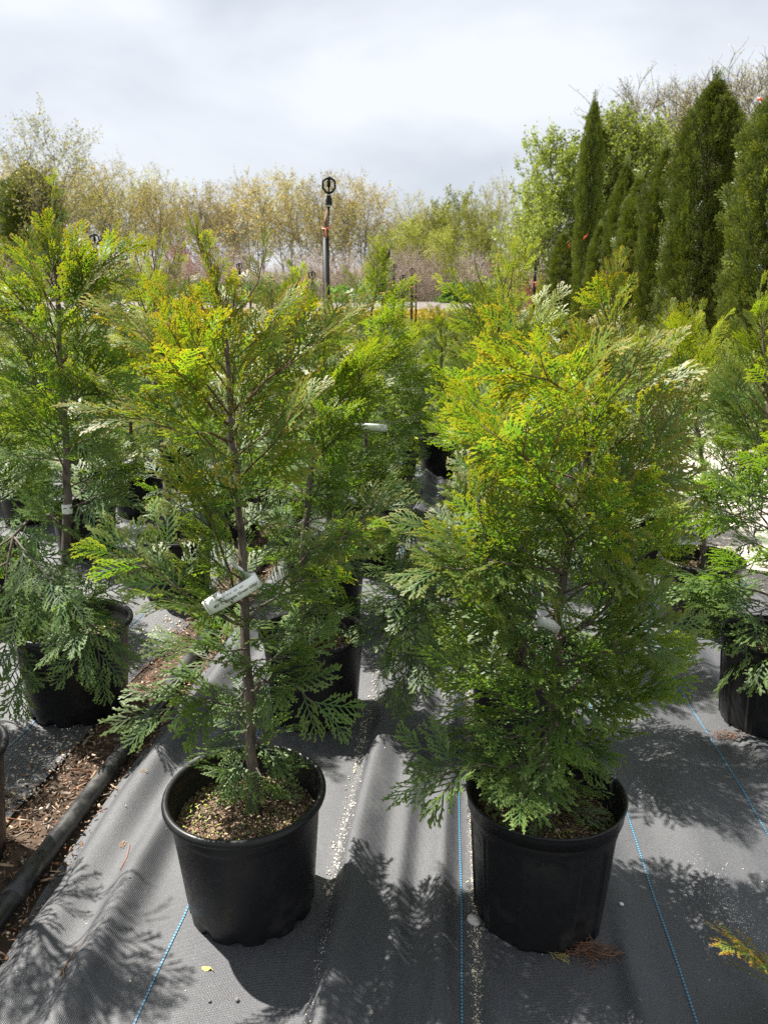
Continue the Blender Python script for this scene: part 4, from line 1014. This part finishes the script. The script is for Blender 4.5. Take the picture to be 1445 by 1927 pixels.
prof = [(-60, 290), (20, 285), (150, 300), (230, 292), (290, 285), (350, 318), (400, 335), (440, 322), (490, 312), (535, 316), (590, 330), (640, 335), (690, 338), (740, 350), (780, 360), (815, 385)]
tp = np.array(prof)
kk = ['oak_a', 'oak_b', 'oak_c']
for i, x in enumerate(np.linspace(-80, 830, 26)):
    t = np.interp(x, tp[:, 0], tp[:, 1])+(RNG.random()*24-8 if i % 2 else RNG.random()*50+12)
    place_tree(kk[i % 3] if RNG.random() < .8 else 'oak_b', x+RNG.normal(0, 6), t, 76+RNG.random()*16+(8 if i % 2 else 0), 0.85+.3*RNG.random())
for x, t, Y in ((725, 425, 66), (775, 405, 64), (810, 392, 68), (852, 352, 70), (885, 380, 62), (910, 420, 60), (838, 425, 58)):
    place_tree('green', x, t, Y, 0.85)
place_tree('wide', 935, 330, 66, 0.75); place_tree('wide', 975, 395, 70, .7); place_tree('oak_c', 1010, 400, 72, .8)
for x, t, Y, s in ((1055, 235, 27, .75), (1110, 212, 29, .9), (1165, 205, 28, .85), (1205, 232, 30, .9), (1025, 330, 28, .7), (1235, 260, 31, .9)):
    place_tree('maple', x, t, Y, s, None, 'maples behind the columnar arborvitae')
for x, t, Y, s in ((1195, 135, 33, 1.0), (1235, 150, 35, 1.0), (1270, 150, 34, 1.0), (1325, 125, 32, 1.0), (1375, 95, 31, 1.1), (1425, 100, 33, 1.0), (1300, 150, 36, 1.0), (1350, 130, 37, 1.0)):
    place_tree('bare', x, t, Y, s, None, 'bare trees behind the columnar arborvitae')
# dark conifer far left
def far_conifer(px_, top, Y):
    v = ray(px_, 520); X = v[0]/v[1]*Y; vt = ray(px_, top); tz = float(terrain_z(X, Y)); H = CAMH+vt[2]/vt[1]*Y-tz
    o = empty('far_conifer', (X, Y, tz)); tag(o, 'dark evergreen half hidden behind the tallest spreading oak', 'tree'); o.scale = (H/3.8*1.7, H/3.8*1.7, H/3.8)
    tag(obj('crown', colm[0][0], M['column'], o), kind='stuff'); obj('trunk', colm[0][1], M['darkbark'], o)
far_conifer(72, 320, 74)
# brush
def brush(seed, n, H):
    g = np.random.default_rng(seed); w = Buf()
    for i in range(n):
        a = g.random()*6.28; lean = .55*g.random(); L = H*(.6+.5*g.random()); P = [np.array([.35*g.normal(), .35*g.normal(), 0])]
        d = nrm(np.array([math.cos(a)*lean, math.sin(a)*lean, 1.0]))
        for q in range(4): d = nrm(d+g.normal(0, .14, 3)); P.append(P[-1]+d*L/4)
        tube(w, P, np.linspace(.012, .005, 5), 3, None, False)
        for k in range(7):
            q = P[1+int(g.random()*3.9)]; dd = nrm(d+g.normal(0, .55, 3)); tube(w, [q, q+dd*L*.18, q+dd*L*.32+g.normal(0, .04, 3)], [.007, .005, .003], 3, None, False)
    return w.mesh('stems')
BR = [brush(s, 55, 2.4) for s in (1, 2, 3)]
for i in range(64):
    x = -60+1130*(i+.5*RNG.random())/64; Y = 54+RNG.random()*12; v = ray(x, 520); X = v[0]/v[1]*Y
    s = .85+.55*RNG.random(); o = obj('bare_shrub', BR[i % 3], M['twig']); o.location = (X, Y, float(terrain_z(X, Y))-.05); o.rotation_euler = (0, 0, i*1.7); o.scale = (s*1.35, s*1.35, s)
    tag(o, 'pinkish brown leafless shrub in the thicket before the woodland', 'shrub', 'leafless shrubs of the thicket')
RB = BR[0].copy(); RB.materials.clear()
for x, Y in ((338, 60), (365, 61), (1000, 30)):
    v = ray(x, 520); X = v[0]/v[1]*Y; o = obj('red_shrub', RB, M['redtwig']); o.location = (X, Y, float(terrain_z(X, Y))); o.scale = (1.2, 1.2, 1.5 if Y > 40 else .9)
    tag(o, 'rust red twiggy shrub against the thicket', 'shrub', 'rust red shrubs')
# low green shrubs, orange planting, lime shrubs
def mound(seed, n, leaf, pal, rx, ry, rz):
    g = np.random.default_rng(seed); b = Buf(); d = nrm(g.standard_normal((n, 3))); d[:, 2] = np.abs(d[:, 2]); r = g.random(n)**.3
    lump = 1+.18*np.sin(d[:, 0]*5+seed)+.15*np.sin(d[:, 1]*7)+.1*np.sin(d[:, 2]*9)
    Q = d*(r*lump)[:, None]*np.array([rx, ry, rz]); rot = rand_rot(n, 1.0); s = leaf*(.6+.8*g.random(n)); q = np.array([[-.5, 0, 0], [0, -.3, .08], [.6, 0, 0], [0, .3, .08]])
    V = np.einsum('nij,kj->nki', rot, q)*s[:, None, None]+Q[:, None, :]
    T = (np.array([[0, 1, 2], [0, 2, 3]])[None]+4*np.arange(n)[:, None, None]).reshape(-1, 3)
    b.add(V.reshape(-1, 3), T, np.repeat(np.array(pal)[g.integers(0, len(pal), n)]*(.7+.6*g.random((n, 1))), 4, 0)); return b.mesh('mound')
GM = [mound(s, 2600, .16, [(0.10, 0.20, 0.03), (0.16, 0.27, 0.04), (0.07, 0.13, 0.03)], 1.6, 1.2, 1.1) for s in (1, 2)]
for i, x in enumerate((345, 395, 470, 500, 545, 640, 690, 860, 890, 920, 960, 160)):
    Y = 47+4*RNG.random(); v = ray(x, 520); X = v[0]/v[1]*Y; o = obj('green_shrub', GM[i % 2], M['spring']); o.location = (X, Y, float(terrain_z(X, Y))); o.scale = (.8+.5*RNG.random(), .8, .75+.4*RNG.random()); o.rotation_euler = (0, 0, i)
    tag(o, 'low rounded green shrub before the thicket', 'shrub', 'low green shrubs before the thicket')
OM = [mound(s, 420, .075, [(0.46, 0.27, 0.03), (0.50, 0.35, 0.05), (0.40, 0.18, 0.03), (0.34, 0.34, 0.06), (0.22, 0.25, 0.05)], .42, .42, .30) for s in (5, 6)]
n = 0
for j, Y in enumerate(np.linspace(31, 36, 6)):
    for x in np.arange(-14, 6.5, .62):
        if n >= 230: break
        n += 1; o = obj('golden_shrub', OM[n % 2], M['spring']); o.location = (x+.15*RNG.normal(), Y+.15*RNG.normal(), float(terrain_z(x, Y))-.02); o.rotation_euler = (0, 0, n); o.scale = (1, 1, .8+.4*RNG.random())
        tag(o, 'low orange gold shrub in the planted beds', 'shrub', 'orange gold shrubs in beds')
LM = [mound(s, 1500, .055, [(0.30, 0.36, 0.04), (0.38, 0.42, 0.06), (0.22, 0.30, 0.03)], .45, .45, .62) for s in (8, 9)]
i = 0
for X in (-1.6, -.75, .1, .55, -2.5, .95):
    for Y in (8.0, 9.1, 10.3):
        i += 1; o = obj('lime_shrub', LM[i % 2], M['spring']); o.location = (X+.2*RNG.normal(), Y, -.03); o.rotation_euler = (0, 0, i); o.scale = (1, 1, .75+.35*RNG.random())
        tag(o, 'bushy lime green shrub on the grass behind the potted rows', 'shrub', 'lime green shrubs behind the pots')
b = Buf(); n = 34000; x = -9+10.4*RNG.random(n); y = 7.1+23*RNG.random(n)**1.25; h = (.06+.14*RNG.random(n))*(1+y/25); a = RNG.random(n)*6.28
P = np.stack([x, y, terrain_z(x, y)-.035], -1); s = np.stack([np.cos(a), np.sin(a), 0*a], -1)*(.006+.0012*y)[:, None]; tp_ = P+np.stack([.05*RNG.standard_normal(n), .05*RNG.standard_normal(n), h], -1)
V = np.stack([P-s, P+s, tp_], 1).reshape(-1, 3); b.add(V, np.arange(3*n).reshape(-1, 3), np.repeat(chip_cols(n, [(0.10, 0.17, 0.025), (0.16, 0.23, 0.04), (0.27, 0.27, 0.08)]), 3, 0))
tag(obj('grass', b.mesh('grass'), M['spring']), 'rough green grass behind the potted rows', 'grass', kind='stuff')
